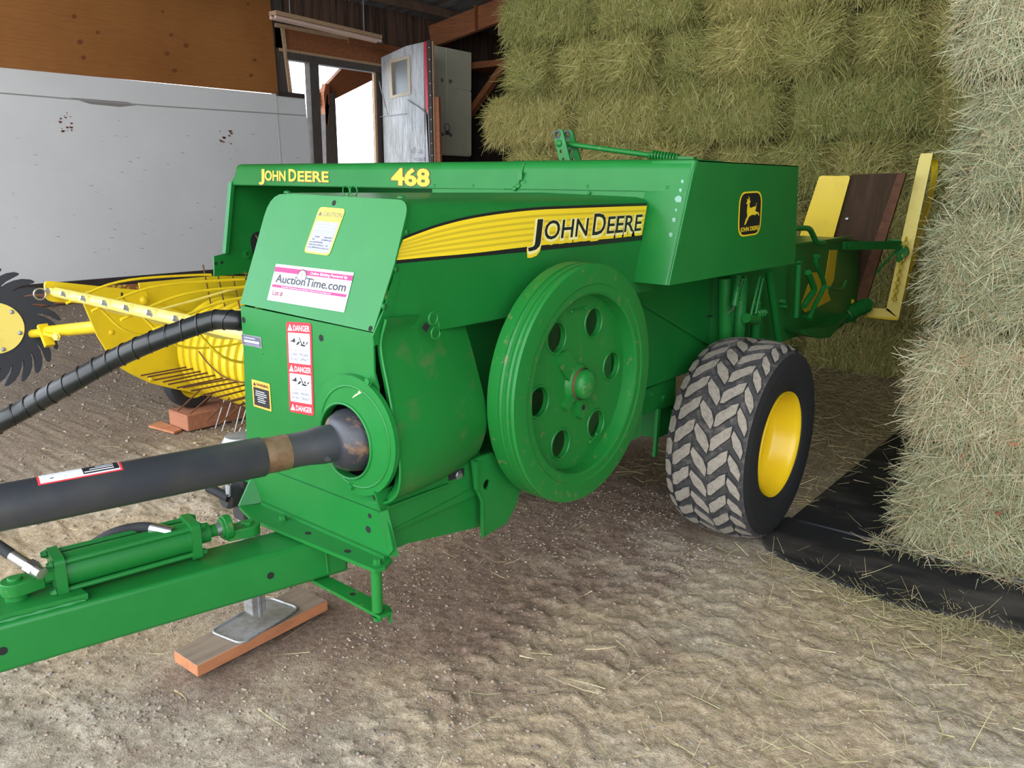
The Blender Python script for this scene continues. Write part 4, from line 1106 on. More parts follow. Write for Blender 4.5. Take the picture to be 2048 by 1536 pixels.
# =================================================================== FLOOR
def vnoise(x, y, seed, s):
    """smooth value noise"""
    g = np.random.default_rng(seed).random((256, 256))
    x = x * s; y = y * s
    xi = np.floor(x).astype(int); yi = np.floor(y).astype(int); fx = x - xi; fy = y - yi
    fx = fx * fx * (3 - 2 * fx); fy = fy * fy * (3 - 2 * fy)
    a = g[xi % 256, yi % 256]; b = g[(xi + 1) % 256, yi % 256]; c = g[xi % 256, (yi + 1) % 256]; d = g[(xi + 1) % 256, (yi + 1) % 256]
    return (a * (1 - fx) + b * fx) * (1 - fy) + (c * (1 - fx) + d * fx) * fy - .5
def smooth(e0, e1, x):
    t = np.clip((x - e0) / (e1 - e0), 0, 1); return t * t * (3 - 2 * t)
def floor_h(x, y):
    h = .030 * vnoise(x, y, 1, 1.3) + .016 * vnoise(x, y, 2, 5) + .012 * vnoise(x, y, 3, 13) + .011 * vnoise(x, y, 4, 31) + .009 * vnoise(x, y, 5, 60)
    rough = .45 + .8 * smooth(-.15, .25, vnoise(x, y, 9, .9))
    h *= rough
    # tyre tracks pressed into the dirt: chevron lugs
    for tx, ty, ang, wd, dep, y0, y1, pit in ((-1.06, 1.7, .20, .30, .0062, .55, 2.62, .088), (-.72, 1.5, .24, .34, .005, .5, 2.6, .11), (-1.34, 1.6, .12, .22, .007, .8, 2.2, .1)):
        ca, sa = math.cos(ang), math.sin(ang)
        u = (x - tx) * ca + (y - ty) * sa; v = -(x - tx) * sa + (y - ty) * ca
        inside = smooth(wd * .55, wd * .45, np.abs(u)) * smooth(y0, y0 + .25, y) * smooth(y1, y1 - .15, y)
        wob = .012 * vnoise(x, y, 21, 14)
        ph = (v + np.abs(u) * .55 + wob) / pit; ph2 = (v + np.abs(u) * .55 + wob) / pit + .5
        col = np.abs(u) / wd
        f = np.where(col > .26, ph - np.floor(ph), ph2 - np.floor(ph2))
        lug = smooth(.08, .13, f) * smooth(.80, .72, f) * smooth(.025, .04, np.abs(col - .26)) * smooth(.5, .46, col)
        h = h * (1 - .55 * inside) + inside * (dep * .45 - dep * lug)
    # flat under wheel, plank and mats
    for cx, cy, rx, ry in ((-1.15, 2.85, .22, .18), (-1.95, 1.18, .25, .3), (-.2, 2.9, .9, .25), (0, 4, 1.1, 1.0), (-4.1, 2.3, .25, .4)):
        d = np.sqrt(((x - cx) / rx) ** 2 + ((y - cy) / ry) ** 2)
        h = h * smooth(.9, 1.5, d) - .006 * (1 - smooth(.9, 1.5, d))
    return h
def axis(lo, hi, f0, f1, fine, coarse):
    a = [f0]; s = fine
    while a[-1] < f1: a.append(a[-1] + fine)
    s = fine
    while a[-1] < hi: s = min(s * 1.12, coarse); a.append(a[-1] + s)
    b = [f0]; s = fine
    while b[-1] > lo: s = min(s * 1.12, coarse); b.append(b[-1] - s)
    return np.array(b[::-1][:-1] + a)
ax_, ay_ = axis(-14, 4, -2.9, .45, .0085, .10), axis(-4, 13.2, .62, 2.9, .0085, .10)
gx, gy = np.meshgrid(ax_, ay_, indexing='ij')
gz = floor_h(gx, gy)
nx, ny = gx.shape
co = np.stack([gx, gy, gz], -1).reshape(-1, 3)
idx = np.arange(nx * ny).reshape(nx, ny)
fc = np.stack([idx[:-1, :-1], idx[1:, :-1], idx[1:, 1:], idx[:-1, 1:]], -1).reshape(-1, 4)
def npmesh(name, co, fc, mats, smooth_=True, midx=None):
    me = bpy.data.meshes.new(name)
    me.vertices.add(len(co)); me.vertices.foreach_set('co', np.asarray(co, np.float32).ravel())
    k = fc.shape[1]
    me.loops.add(fc.size); me.loops.foreach_set('vertex_index', fc.astype(np.int32).ravel())
    me.polygons.add(len(fc)); me.polygons.foreach_set('loop_start', np.arange(0, fc.size, k, dtype=np.int32))
    for m in mats: me.materials.append(m)
    if midx is not None: me.polygons.foreach_set('material_index', midx.astype(np.int32))
    me.update(calc_edges=True)
    if smooth_: me.polygons.foreach_set('use_smooth', [True] * len(me.polygons))
    return me
def floor_mat():
    m, nt, b = _nt('dirt_floor'); v = _coord(nt, 1)
    big = _noise(nt, v, .9, 4, .55); mid = _noise(nt, v, 4.5, 6, .65); fine = _noise(nt, v, 55, 5, .7); grit = _noise(nt, v, 190, 3, .6)
    sand = _ramp(nt, fine, [(.30, (.30, .215, .130)), (.52, (.46, .35, .225)), (.75, (.62, .50, .35))])
    grey = _ramp(nt, fine, [(.30, (.28, .225, .165)), (.52, (.45, .38, .285)), (.75, (.61, .535, .425))])
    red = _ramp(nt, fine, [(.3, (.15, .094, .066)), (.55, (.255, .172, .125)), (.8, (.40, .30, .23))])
    c = _mix(nt, _ramp(nt, big, [(.44, (0, 0, 0)), (.58, (1, 1, 1))]), sand, grey)
    # reddish dirt, with the darkness under the machine painted into its colour
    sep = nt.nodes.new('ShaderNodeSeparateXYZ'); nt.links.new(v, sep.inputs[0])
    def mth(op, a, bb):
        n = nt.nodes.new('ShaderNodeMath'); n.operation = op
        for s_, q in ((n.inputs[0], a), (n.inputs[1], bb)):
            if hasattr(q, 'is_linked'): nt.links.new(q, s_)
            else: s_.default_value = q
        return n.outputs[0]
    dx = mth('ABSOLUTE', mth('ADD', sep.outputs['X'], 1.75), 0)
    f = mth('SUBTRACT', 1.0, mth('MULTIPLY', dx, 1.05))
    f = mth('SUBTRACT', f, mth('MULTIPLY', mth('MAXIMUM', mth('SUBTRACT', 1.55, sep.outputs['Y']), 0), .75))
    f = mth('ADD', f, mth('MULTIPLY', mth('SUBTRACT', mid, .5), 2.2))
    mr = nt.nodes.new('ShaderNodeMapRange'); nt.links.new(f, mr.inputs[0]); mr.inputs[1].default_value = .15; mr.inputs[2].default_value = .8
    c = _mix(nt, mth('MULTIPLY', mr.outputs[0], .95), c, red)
    far = mth('ADD', mth('MULTIPLY', sep.outputs['X'], -1.0), mth('MULTIPLY', mth('SUBTRACT', mid, .5), 1.6))
    mr = nt.nodes.new('ShaderNodeMapRange'); nt.links.new(far, mr.inputs[0]); mr.inputs[1].default_value = 3.35; mr.inputs[2].default_value = 4.1
    c = _mix(nt, mth('MULTIPLY', mr.outputs[0], .9), c, _ramp(nt, fine, [(.3, (.135, .098, .070)), (.55, (.25, .19, .138)), (.8, (.40, .32, .245))]))
    # hay dust towards the stacks
    hd = mth('ADD', mth('MULTIPLY', sep.outputs['Y'], .42), mth('MULTIPLY', sep.outputs['X'], .20))
    hd = mth('ADD', hd, mth('MULTIPLY', mth('SUBTRACT', mid, .5), 1.1))
    mr = nt.nodes.new('ShaderNodeMapRange'); nt.links.new(hd, mr.inputs[0]); mr.inputs[1].default_value = .95; mr.inputs[2].default_value = 1.6
    hay = _ramp(nt, fine, [(.3, (.20, .15, .07)), (.55, (.36, .285, .15)), (.8, (.50, .42, .24))])
    c = _mix(nt, mth('MULTIPLY', mr.outputs[0], .7), c, hay)
    c = _mix(nt, .35, c, _ramp(nt, grit, [(.35, (.35, .33, .32)), (.65, (1, 1, 1))]), 'MULTIPLY')
    nt.links.new(c, b.inputs['Base Color']); b.inputs['Roughness'].default_value = .95; b.inputs['Specular IOR Level'].default_value = .2
    n1 = _bump(nt, fine, .55, .014); n2 = _bump(nt, grit, .5, .005, n1)
    nt.links.new(n2, b.inputs['Normal'])
    return m
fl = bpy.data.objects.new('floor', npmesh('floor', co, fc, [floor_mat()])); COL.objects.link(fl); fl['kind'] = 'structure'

# small stones: gravel nobody could count
def stones(n, region, smin, smax, seed, name, mats, dens=None):
    r = np.random.default_rng(seed)
    x = r.uniform(region[0], region[1], n); y = r.uniform(region[2], region[3], n)
    keep = np.ones(n, bool) if dens is None else r.random(n) < dens(x, y)
    x, y = x[keep], y[keep]; n = len(x)
    z = floor_h(x, y)
    base = np.array([(1, 0, 0), (-1, 0, 0), (0, 1, 0), (0, -1, 0), (0, 0, 1), (0, 0, -1)], float)
    ico = None
    tri = np.array([(0, 2, 4), (2, 1, 4), (1, 3, 4), (3, 0, 4), (2, 0, 5), (1, 2, 5), (3, 1, 5), (0, 3, 5)])
    mid = {}; vs = [tuple(v) for v in base]; T = []
    for a, b_, c in tri:
        q = []
        for i, j in ((a, b_), (b_, c), (c, a)):
            k = (min(i, j), max(i, j))
            if k not in mid: mid[k] = len(vs); p = (base[i] + base[j]); vs.append(tuple(p / np.linalg.norm(p)))
            q.append(mid[k])
        T += [(a, q[0], q[2]), (q[0], b_, q[1]), (q[2], q[1], c), (q[0], q[1], q[2])]
    vs = np.array(vs); T = np.array(T)
    s = smin + (smax - smin) * r.random(n) ** 4.5
    sc_ = np.stack([s * r.uniform(.7, 1.3, n), s * r.uniform(.6, 1.0, n), s * r.uniform(.4, .75, n)], -1)
    jit = 1 + r.uniform(-.42, .38, (n, len(vs), 1))
    P = vs[None] * jit * sc_[:, None, :]
    a = r.uniform(0, 2 * PI, n); ca, sa = np.cos(a)[:, None], np.sin(a)[:, None]
    P = np.stack([P[..., 0] * ca - P[..., 1] * sa, P[..., 0] * sa + P[..., 1] * ca, P[..., 2]], -1)
    P[..., 0] += x[:, None]; P[..., 1] += y[:, None]; P[..., 2] += (z + sc_[:, 2] * .25)[:, None]
    F = (T[None] + (np.arange(n) * len(vs))[:, None, None]).reshape(-1, 3)
    mi = np.repeat(r.integers(0, len(mats), n), len(T))
    o = bpy.data.objects.new(name, npmesh(name, P.reshape(-1, 3), F, mats, False, mi)); COL.objects.link(o)
    return o
ST = [M('stone_grey', (.28, .245, .21), .9, bump=(150, .3, .003)), M('stone_buff', (.37, .30, .225), .9), M('stone_dark', (.20, .155, .125), .9), M('stone_pink', (.30, .215, .165), .9), M('clod_tan', (.34, .255, .175), .95), M('clod_sand', (.38, .29, .20), .95)]
def den(x, y):
    d = .35 + .75 * smooth(-.05, .22, vnoise(x, y, 31, 1.6)) + .35 * smooth(.0, .3, vnoise(x, y, 33, 4))
    off = ((np.abs(x + .1) < 1.0) & (y > 2.64) & (y < 5)) | ((np.abs(x + 1.15) < .2) & (np.abs(y - 2.85) < .2)) | ((np.abs(x + 1.95) < .16) & (np.abs(y - 1.18) < .3))
    return np.where(off, 0, np.clip(d, 0, 1))
tag(stones(60000, (-2.9, .5, .55, 3.0), .0011, .0066, 5, 'gravel', ST, den), 'grey and tan grit and pebbles scattered over the dirt in the foreground', 'gravel', kind='stuff')
tag(stones(18000, (-9.5, -2.7, .9, 6.0), .003, .013, 6, 'gravel', ST, den), 'coarser gravel spread over the ground around and behind the yellow pickup', 'gravel', kind='stuff')

# =================================================================== HAY
def hay_mat(name, stops, base, hue=.06):
    m, nt, b = _nt(name)
    geo = nt.nodes.new('ShaderNodeNewGeometry'); oi = nt.nodes.new('ShaderNodeObjectInfo')
    c = _ramp(nt, geo.outputs['Random Per Island'], stops)
    hs = nt.nodes.new('ShaderNodeHueSaturation'); nt.links.new(c, hs.inputs['Color'])
    mr = nt.nodes.new('ShaderNodeMapRange'); nt.links.new(oi.outputs['Random'], mr.inputs[0]); mr.inputs[3].default_value = .80; mr.inputs[4].default_value = 1.12
    nt.links.new(mr.outputs[0], hs.inputs['Value'])
    mr2 = nt.nodes.new('ShaderNodeMapRange'); nt.links.new(oi.outputs['Random'], mr2.inputs[0]); mr2.inputs[3].default_value = .51; mr2.inputs[4].default_value = .485
    nt.links.new(mr2.outputs[0], hs.inputs['Hue'])
    nt.links.new(hs.outputs['Color'], b.inputs['Base Color'])
    b.inputs['Roughness'].default_value = .7; b.inputs['Specular IOR Level'].default_value = .25
    return m
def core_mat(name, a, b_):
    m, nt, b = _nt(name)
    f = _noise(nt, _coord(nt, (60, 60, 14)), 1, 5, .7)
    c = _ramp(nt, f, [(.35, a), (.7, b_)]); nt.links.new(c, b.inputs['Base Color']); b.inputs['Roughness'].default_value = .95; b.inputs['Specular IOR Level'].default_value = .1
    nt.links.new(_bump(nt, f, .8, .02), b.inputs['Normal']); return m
HAYB = hay_mat('green_hay_stems', [(0, (.16, .155, .036)), (.22, (.32, .295, .075)), (.45, (.215, .235, .060)), (.62, (.42, .375, .115)), (.78, (.29, .215, .075)), (.90, (.54, .48, .19)), (1, (.28, .32, .12))], 0)
HAYN = hay_mat('pale_hay_stems', [(0, (.20, .19, .085)), (.2, (.37, .35, .19)), (.42, (.25, .28, .15)), (.60, (.46, .42, .25)), (.76, (.38, .255, .13)), (.90, (.58, .54, .36)), (1, (.28, .335, .20))], 0)
HAYL = hay_mat('loose_hay_stems', [(0, (.34, .27, .12)), (.4, (.50, .42, .22)), (.7, (.38, .36, .17)), (1, (.60, .52, .32))], 0)
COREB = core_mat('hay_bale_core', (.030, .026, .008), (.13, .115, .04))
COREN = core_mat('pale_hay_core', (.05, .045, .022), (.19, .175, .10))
LEAFR = M('dry_red_leaf', (.36, .13, .06), .8)

def strands(P, D, N, L, W, r, seg=3, curl=.25, droop=.12):
    """ribbons: P root, D direction, N surface normal, L length, W width -> verts, quads"""
    n = len(P)
    side = np.cross(D, N + r.normal(0, .5, (n, 3))); side /= np.linalg.norm(side, axis=1)[:, None] + 1e-9
    bend = r.normal(0, curl, (n, 3)); bend[:, 2] -= droop
    rows = []
    for k in range(seg + 1):
        t = k / seg
        p = P + D * (L * t)[:, None] + bend * (L * t * t)[:, None]
        w = W * (1 - .65 * t)
        rows.append(p - side * (w / 2)[:, None]); rows.append(p + side * (w / 2)[:, None])
    Vv = np.stack(rows, 1).reshape(-1, 3); k2 = 2 * (seg + 1)
    q = np.array([(2 * k, 2 * k + 1, 2 * k + 3, 2 * k + 2) for k in range(seg)])
    Fq = (q[None] + (np.arange(n) * k2)[:, None, None]).reshape(-1, 4)
    return Vv, Fq
def bale_mesh(name, size, n, seed, mode, mats, wid, ln, faces=('f', 't', 'l', 'r'), tuft=.15, leaves=0):
    """size (lx, ly, lz); origin at the centre of the base; front face is -y"""
    r = np.random.default_rng(seed); lx, ly, lz = size
    # lumpy core
    K = (18, 10, 10)
    vs = []; fs = []
    def face(o, u, v, nu, nv):
        k = len(vs)
        for i in range(nu + 1):
            for j in range(nv + 1): vs.append(np.array(o) + np.array(u) * i / nu + np.array(v) * j / nv)
        for i in range(nu):
            for j in range(nv):
                a = k + i * (nv + 1) + j; fs.append((a, a + nv + 1, a + nv + 2, a + 1))
    hx, hy = lx / 2, ly / 2
    face((-hx, -hy, 0), (lx, 0, 0), (0, 0, lz), 26, 14); face((hx, -hy, 0), (0, ly, 0), (0, 0, lz), 14, 14)
    face((hx, hy, 0), (-lx, 0, 0), (0, 0, lz), 6, 4); face((-hx, hy, 0), (0, -ly, 0), (0, 0, lz), 14, 14)
    face((-hx, -hy, lz), (lx, 0, 0), (0, ly, 0), 26, 10); face((-hx, hy, 0), (lx, 0, 0), (0, -ly, 0), 4, 4)
    vs = np.array(vs); fs = np.array(fs)
    def warp(p):
        q = p.copy(); c = np.array([0, 0, lz / 2]); d = (p - c) / np.array([hx, hy, lz / 2])
        e = np.abs(d); pw = 3.6 if mode == 'end' else 5.; rr = (e ** pw).sum(1) ** (1 / pw); rr[rr < 1] = 1
        q = c + (p - c) / rr[:, None]
        b = .016 * vnoise(p[:, 0] + 9.1, p[:, 2] + p[:, 1] + 3, seed, 11) + .022 * vnoise(p[:, 0] + 5, p[:, 2] - p[:, 1] + 7, seed + 1, 4)
        # pinch under the two twines
        if mode == 'end': tw = np.exp(-((np.abs(p[:, 0]) - lx * .23) / .028) ** 2) * .022
        else: tw = np.exp(-((np.abs(p[:, 2] - lz / 2) - lz * .22) / .02) ** 2) * .006
        return c + (q - c) * (1 + (b - tw)[:, None] * 2.2)
    core = warp(vs)
    cs = .97; core = (core - [0, 0, lz / 2]) * [cs, cs, .985] + [0, 0, lz / 2]
    areas = {'f': lx * lz * 1.0, 't': lx * ly * .5, 'l': ly * lz * .45, 'r': ly * lz * .45}
    tot = sum(areas[f] for f in faces); V_, F_ = [], []; off = 0
    for f in faces:
        m = int(n * areas[f] / tot); a, b = r.random(m), r.random(m)
        if f == 'f': P = np.stack([(a - .5) * lx, np.full(m, -hy), b * lz], -1); N = np.tile([0, -1., 0], (m, 1)); ex, ez = np.array([1., 0, 0]), np.array([0, 0, 1.])
        elif f == 't': P = np.stack([(a - .5) * lx, -hy + ly * b * .8, np.full(m, lz)], -1); N = np.tile([0, 0, 1.], (m, 1)); ex, ez = np.array([1., 0, 0]), np.array([0, 1., 0])
        elif f == 'l': P = np.stack([np.full(m, -hx), (a - .5) * ly, b * lz], -1); N = np.tile([-1., 0, 0], (m, 1)); ex, ez = np.array([0, 1., 0]), np.array([0, 0, 1.])
        else: P = np.stack([np.full(m, hx), (a - .5) * ly, b * lz], -1); N = np.tile([1., 0, 0], (m, 1)); ex, ez = np.array([0, 1., 0]), np.array([0, 0, 1.])
        P = warp(P)
        u = P @ ex; w = P @ ez
        fld = vnoise(u + 3.3, w + 1.7, seed + 5, 5.5) * 2
        if mode == 'end': ang = PI / 2 + fld * 2.0 + r.normal(0, .38, m)
        elif mode == 'near': ang = PI / 2 + fld * 1.5 + r.normal(0, .75, m)
        else: ang = PI / 2 + fld * .8 + r.normal(0, .45, m)
        ang += np.where(r.random(m) < .5, PI, 0) + np.where(r.random(m) < .10, r.uniform(-1.5, 1.5, m), 0)
        D = np.cos(ang)[:, None] * ex + np.sin(ang)[:, None] * ez + N * (r.random(m) ** 2 * .55 - .02)[:, None]
        D /= np.linalg.norm(D, axis=1)[:, None]
        Ls = ln * r.uniform(.45, 1.25, m); Ws = wid * r.uniform(.55, 1.5, m)
        v_, q_ = strands(P - D * (Ls * .4)[:, None] + N * .004, D, N, Ls, Ws, r)
        V_.append(v_); F_.append(q_ + off); off += len(v_)
    # tufts hanging from edges
    m = int(n * tuft); e = r.integers(0, 4, m); a = r.random(m)
    P = np.zeros((m, 3)); N = np.zeros((m, 3)); D = np.zeros((m, 3))
    for k, (px_, pz_, dx_, dz_) in enumerate(((None, lz, 0, .25), (None, .02, 0, -.5), (-hx, None, -.75, -.1), (hx, None, .75, -.1))):
        s = e == k; c = s.sum()
        P[s] = np.stack([(a[s] - .5) * lx if px_ is None else np.full(c, px_ * .985), np.full(c, -hy * .97), a[s] * lz if pz_ is None else np.full(c, pz_)], -1)
        N[s] = [0, -1, 0]; D[s] = np.stack([dx_ + r.normal(0, .5, c), -.45 + r.normal(0, .4, c), dz_ + r.normal(0, .45, c)], -1)
    D /= np.linalg.norm(D, axis=1)[:, None] + 1e-9
    P = warp(P)
    v_, q_ = strands(P - D * .02, D, N, ln * r.uniform(.4, 1.0, m), wid * r.uniform(.5, 1.2, m), r, curl=.3, droop=.3)
    V_.append(v_); F_.append(q_ + off); off += len(v_)
    co_ = np.concatenate([core] + V_); nf = len(fs); nc = len(core)
    Fa = np.concatenate([fs] + [q + nc for q in F_])
    mi = np.concatenate([np.zeros(nf), np.ones(len(Fa) - nf)])
    if leaves:
        m = leaves; Pl = np.stack([(r.random(m) - .5) * lx, np.full(m, -hy - .012), r.random(m) * lz], -1); Pl = warp(Pl)
        A_ = r.uniform(0, 2 * PI, m); D = np.stack([np.cos(A_), r.normal(-.2, .2, m), np.sin(A_)], -1)
        v_, q_ = strands(Pl, D, np.tile([0, -1., 0], (m, 1)), np.full(m, .035), np.full(m, .016), r, 2)
        k = len(co_); co_ = np.concatenate([co_, v_]); Fa = np.concatenate([Fa, q_ + k]); mi = np.concatenate([mi, np.full(len(q_), 2)])
    return npmesh(name, co_, Fa, mats, False, mi)

BH = .425
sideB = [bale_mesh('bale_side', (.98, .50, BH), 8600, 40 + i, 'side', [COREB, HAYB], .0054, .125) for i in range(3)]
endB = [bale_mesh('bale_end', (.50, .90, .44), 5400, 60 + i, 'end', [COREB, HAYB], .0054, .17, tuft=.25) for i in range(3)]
ORD = ['first', 'second', 'third', 'fourth', 'fifth', 'sixth', 'seventh', 'eighth', 'ninth', 'tenth', 'eleventh', 'twelfth']
SY = 6.05
# rows of the back stack, seen from the top of the picture down: (z base, height, mode, left edge, jitter)
rowsB = [(3.435, BH, 'side', -5.08), (3.00, BH, 'side', -5.02), (2.585, BH, 'side', -5.06), (2.145, .44, 'end', -4.98), (1.70, BH, 'side', -5.30), (1.265, .44, 'end', -5.0), (.845, BH, 'side', -5.1), (.425, BH, 'side', -5.05), (0.0, BH, 'side', -5.1)]
rb = random.Random(11)
HGRP = 'hay bales of the back stack'
rown = ['topmost', 'second highest', 'third highest', 'fourth highest', 'fifth highest', 'sixth highest', 'third lowest', 'second lowest', 'bottom']
def put(me, loc, rz, label, grp, sx=1, sz=1):
    o = bpy.data.objects.new('hay_bale', me); o.location = loc; o.rotation_euler = (0, 0, rz); o.scale = (sx, 1, sz); COL.objects.link(o)
    return tag(o, label, 'hay bale', grp)
for ri, (z, h, mode, x) in enumerate(rowsB):
    lst = sideB if mode == 'side' else endB; w = .98 if mode == 'side' else .50
    i = 0
    if ri in (6, 7, 8): x += .0
    while x < 1.6:
        flip = rb.random() < .5
        sx = rb.uniform(.97, 1.03); ww = w * sx
        # only what the picture can show of a row
        vis = True
        if vis and not (x > .3 and z < 3.3 and x > .3):
            lab = '%s hay bale, %s row of the back stack, %s from left' % ('lengthwise' if mode == 'side' else 'end-on', rown[ri], ORD[i])
            put(lst[rb.randrange(3)], (x + ww / 2, SY + (.25 if mode == 'side' else .45) + (rb.uniform(-.075, .085) if mode == 'end' else rb.uniform(-.05, .06)), z), rb.uniform(-.05, .05), lab, HGRP, sx if not flip else sx, h / (BH if mode == 'side' else .44))
        x += ww + .004; i += 1
# second layer behind the back stack keeps the heap deep
NBW = 1.0
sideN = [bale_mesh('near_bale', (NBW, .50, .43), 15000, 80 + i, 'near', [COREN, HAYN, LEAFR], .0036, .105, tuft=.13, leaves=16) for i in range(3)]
nx_ = [(-.645, 3.09), (-.650, 3.10), (-.655, 3.09), (-.615, 3.12), (-.655, 3.09), (-.66, 3.10)]
wrd = ['bottom', 'second', 'third', 'fourth', 'fifth', 'sixth']
for k, (x, y) in enumerate(nx_):
    z = .018 + k * .422
    for j in range(2):
        lab = 'pale hay bale at the corner of the near stack, %s from the floor' % wrd[k] if j == 0 else 'pale hay bale set behind the near stack corner, %s from the floor' % wrd[k]
        if j == 0: put(sideN[k % 3], (x + NBW / 2, y + .25, z), rb.uniform(-.02, .02), lab, 'hay bales of the near stack', 1, .98)
        elif k > 1: put(sideN[(k + 1) % 3], (x + NBW / 2 + .06, y + .80, z), rb.uniform(-.02, .02), lab, 'hay bales of the near stack', 1, .98)

# loose hay on the floor
r = np.random.default_rng(77)
def loose(n, pts_fn, name, label, wid=.0022, ln=.075, lift=.004, mat=None):
    x, y, zz = pts_fn(n); n = len(x)
    z = np.maximum(floor_h(x, y), zz) + lift + r.random(n) * .006
    a = r.uniform(0, 2 * PI, n); D = np.stack([np.cos(a), np.sin(a), r.normal(0, .10, n)], -1)
    v_, q_ = strands(np.stack([x, y, z], -1), D, np.tile([0, 0, 1.], (n, 1)), ln * r.uniform(.4, 1.5, n), wid * r.uniform(.6, 1.4, n), r, 3, .22, 0)
    v_[:, 2] = np.maximum(v_[:, 2], np.maximum(floor_h(v_[:, 0], v_[:, 1]), 0) * .9 + .0015)
    o = bpy.data.objects.new(name, npmesh(name, v_, q_, [mat or HAYL], False)); COL.objects.link(o)
    return tag(o, label, 'hay', kind='stuff')
def f_front(n):
    x = r.uniform(-1.2, .55, n * 3); y = r.uniform(.9, 2.74, n * 3)
    e = 2.72 - y + np.maximum(0, -.55 - x) * .8
    p = np.exp(-(e / .28) ** 2) * .9 + .10 * np.exp(-((x - .1) / .7) ** 2) + .03
    k = r.random(n * 3) < p; x, y = x[k][:n], y[k][:n]; return x, y, np.zeros(len(x))
loose(9500, f_front, 'loose_hay', 'wisps of loose hay strewn on the dirt along the front of the rubber mat')
def f_back(n):
    x = r.uniform(-1.9, 1.0, n); y = 3.0 + 3.1 * r.random(n) ** .7
    k = (x < -1.02) | (y > 4.96) | (r.random(n) < .03); return x[k], y[k], np.where(x[k] > -1.02, .012, 0)
loose(15000, f_back, 'loose_hay', 'thick litter of loose hay on the floor between the tyre and the back stack', .003, .10, .006)
def f_foot(n):
    x = r.uniform(-.68, .5, n); y = 3.08 - np.abs(r.normal(0, .035, n)) - .05 * np.maximum(0, x) ; return x, y, np.full(n, .022)
loose(1500, f_foot, 'loose_hay', 'fringe of fallen hay along the foot of the near stack on the mat', .0026, .08, .006, HAYN)
def f_all(n):
    x = r.uniform(-4.5, .4, n); y = r.uniform(.6, 4.2, n); return x, y, np.zeros(n)
loose(700, f_all, 'loose_hay', 'single straws scattered thinly over the open dirt floor', .0026, .085, .004)
# =================================================================== THE BARN
def struct(name, mb, **k):
    o = mb.build(name, None, None, **k); o['kind'] = 'structure'; return o
WX = -10.0
def wall_white():
    m, nt, b = _nt('scuffed_white_board'); v = _coord(nt, 1)
    n1 = _noise(nt, _coord(nt, (1, 2.2, 12)), 1, 6, .7); n2 = _noise(nt, v, .8, 4); n3 = _noise(nt, _coord(nt, (1, 9, 30)), 1, 5, .75)
    c = _ramp(nt, n2, [(.3, (.72, .715, .70)), (.7, (.80, .795, .78))])
    c = _mix(nt, _ramp(nt, n3, [(.66, (0, 0, 0)), (.74, (1, 1, 1))]), c, (.25, .235, .22))
    c = _mix(nt, _ramp(nt, n1, [(.70, (0, 0, 0)), (.76, (.7, .7, .7))]), c, (.30, .28, .25))
    nt.links.new(c, b.inputs['Base Color']); b.inputs['Roughness'].default_value = .7; nt.links.new(_bump(nt, n3, .15, .006), b.inputs['Normal']); return m
def ply():
    m, nt, b = _nt('brown_plywood')
    w = nt.nodes.new('ShaderNodeTexWave'); w.wave_type = 'BANDS'; w.bands_direction = 'Z'
    w.inputs['Scale'].default_value = 2.2; w.inputs['Distortion'].default_value = 12; w.inputs['Detail'].default_value = 4; w.inputs['Detail Scale'].default_value = .9
    nt.links.new(_coord(nt, (1, .35, 1.6)), w.inputs['Vector'])
    n = _noise(nt, _coord(nt, (1, 1.2, 1)), 1, 5, .6)
    f = _noise(nt, _coord(nt, (1, 5, 60)), 1, 4, .7)
    c = _ramp(nt, w.outputs['Fac'], [(0, (.40, .165, .045)), (.6, (.425, .18, .052)), (1, (.385, .155, .042))])
    c = _mix(nt, _ramp(nt, n, [(.35, (0, 0, 0)), (.75, (.75, .75, .75))]), c, (.30, .11, .028))
    c = _mix(nt, .35, c, _ramp(nt, f, [(.35, (.55, .5, .45)), (.7, (1.0, 1.0, 1.0))]), 'MULTIPLY')
    nt.links.new(c, b.inputs['Base Color']); b.inputs['Roughness'].default_value = .45; return m
WHITE, PLY = wall_white(), ply()
BROWNB = M('dark_brown_boards', (.15, .080, .050), .85, dirt=((3, 14, 1), (.05, .03, .02), .42, .6))
KNOT = M('dark_knot', (.19, .065, .018), .6); STAIN = M('red_brown_stain', (.16, .055, .03), .8); SMUDGE = M('grey_smudge', (.27, .255, .235), .8); SEAM = M('grey_seam', (.42, .41, .40), .8)
wl = bpy.data.objects.new('wall_left', None); COL.objects.link(wl); wl['kind'] = 'structure'
def wpart(name, mb, **k): return mb.build(name, wl, None, **k)
def WP(x, y, k=0): return atX(x, y, WX + k)
mb = MB(); yr = 7.50
mb.plate([V((WX, .2, .16)), V((WX, 7.55, .16)), V((WX, 7.52, 2.0)), V((WX, 7.485, 2.52)), V((WX, 3.5, 2.49)), V((WX, .2, 2.455))], (-.05, 0, 0), WHITE)
lw = wpart('white_boards', mb)
mb = MB()
for pl in (((0, 186), (300, 211), (610, 231)),):
    mb.path([WP(x, y, .004) for x, y in pl], .008, SEAM, 4)
mb.path([WP(552, 190, .003), WP(562, 330, .003)], .006, SEAM, 4)
mb.plate([WP(x, y, .003) for x, y in ((140, 195), (255, 204), (275, 210), (240, 214), (180, 208))], (.001, 0, 0), SMUDGE)
rs = random.Random(5)
for cx, cy, n, dx, dy in ((132, 245, 16, 12, 20), (452, 275, 12, 12, 14)):
    for _ in range(n):
        x, y = cx + rs.uniform(-dx, dx), cy + rs.uniform(-dy, dy); s = rs.uniform(1, 4)
        mb.plate([WP(x - s, y - s * .5, .003), WP(x + s, y - s * .3, .003), WP(x + s * .6, y + s * .7, .003), WP(x - s * .7, y + s * .5, .003)], (.001, 0, 0), STAIN)
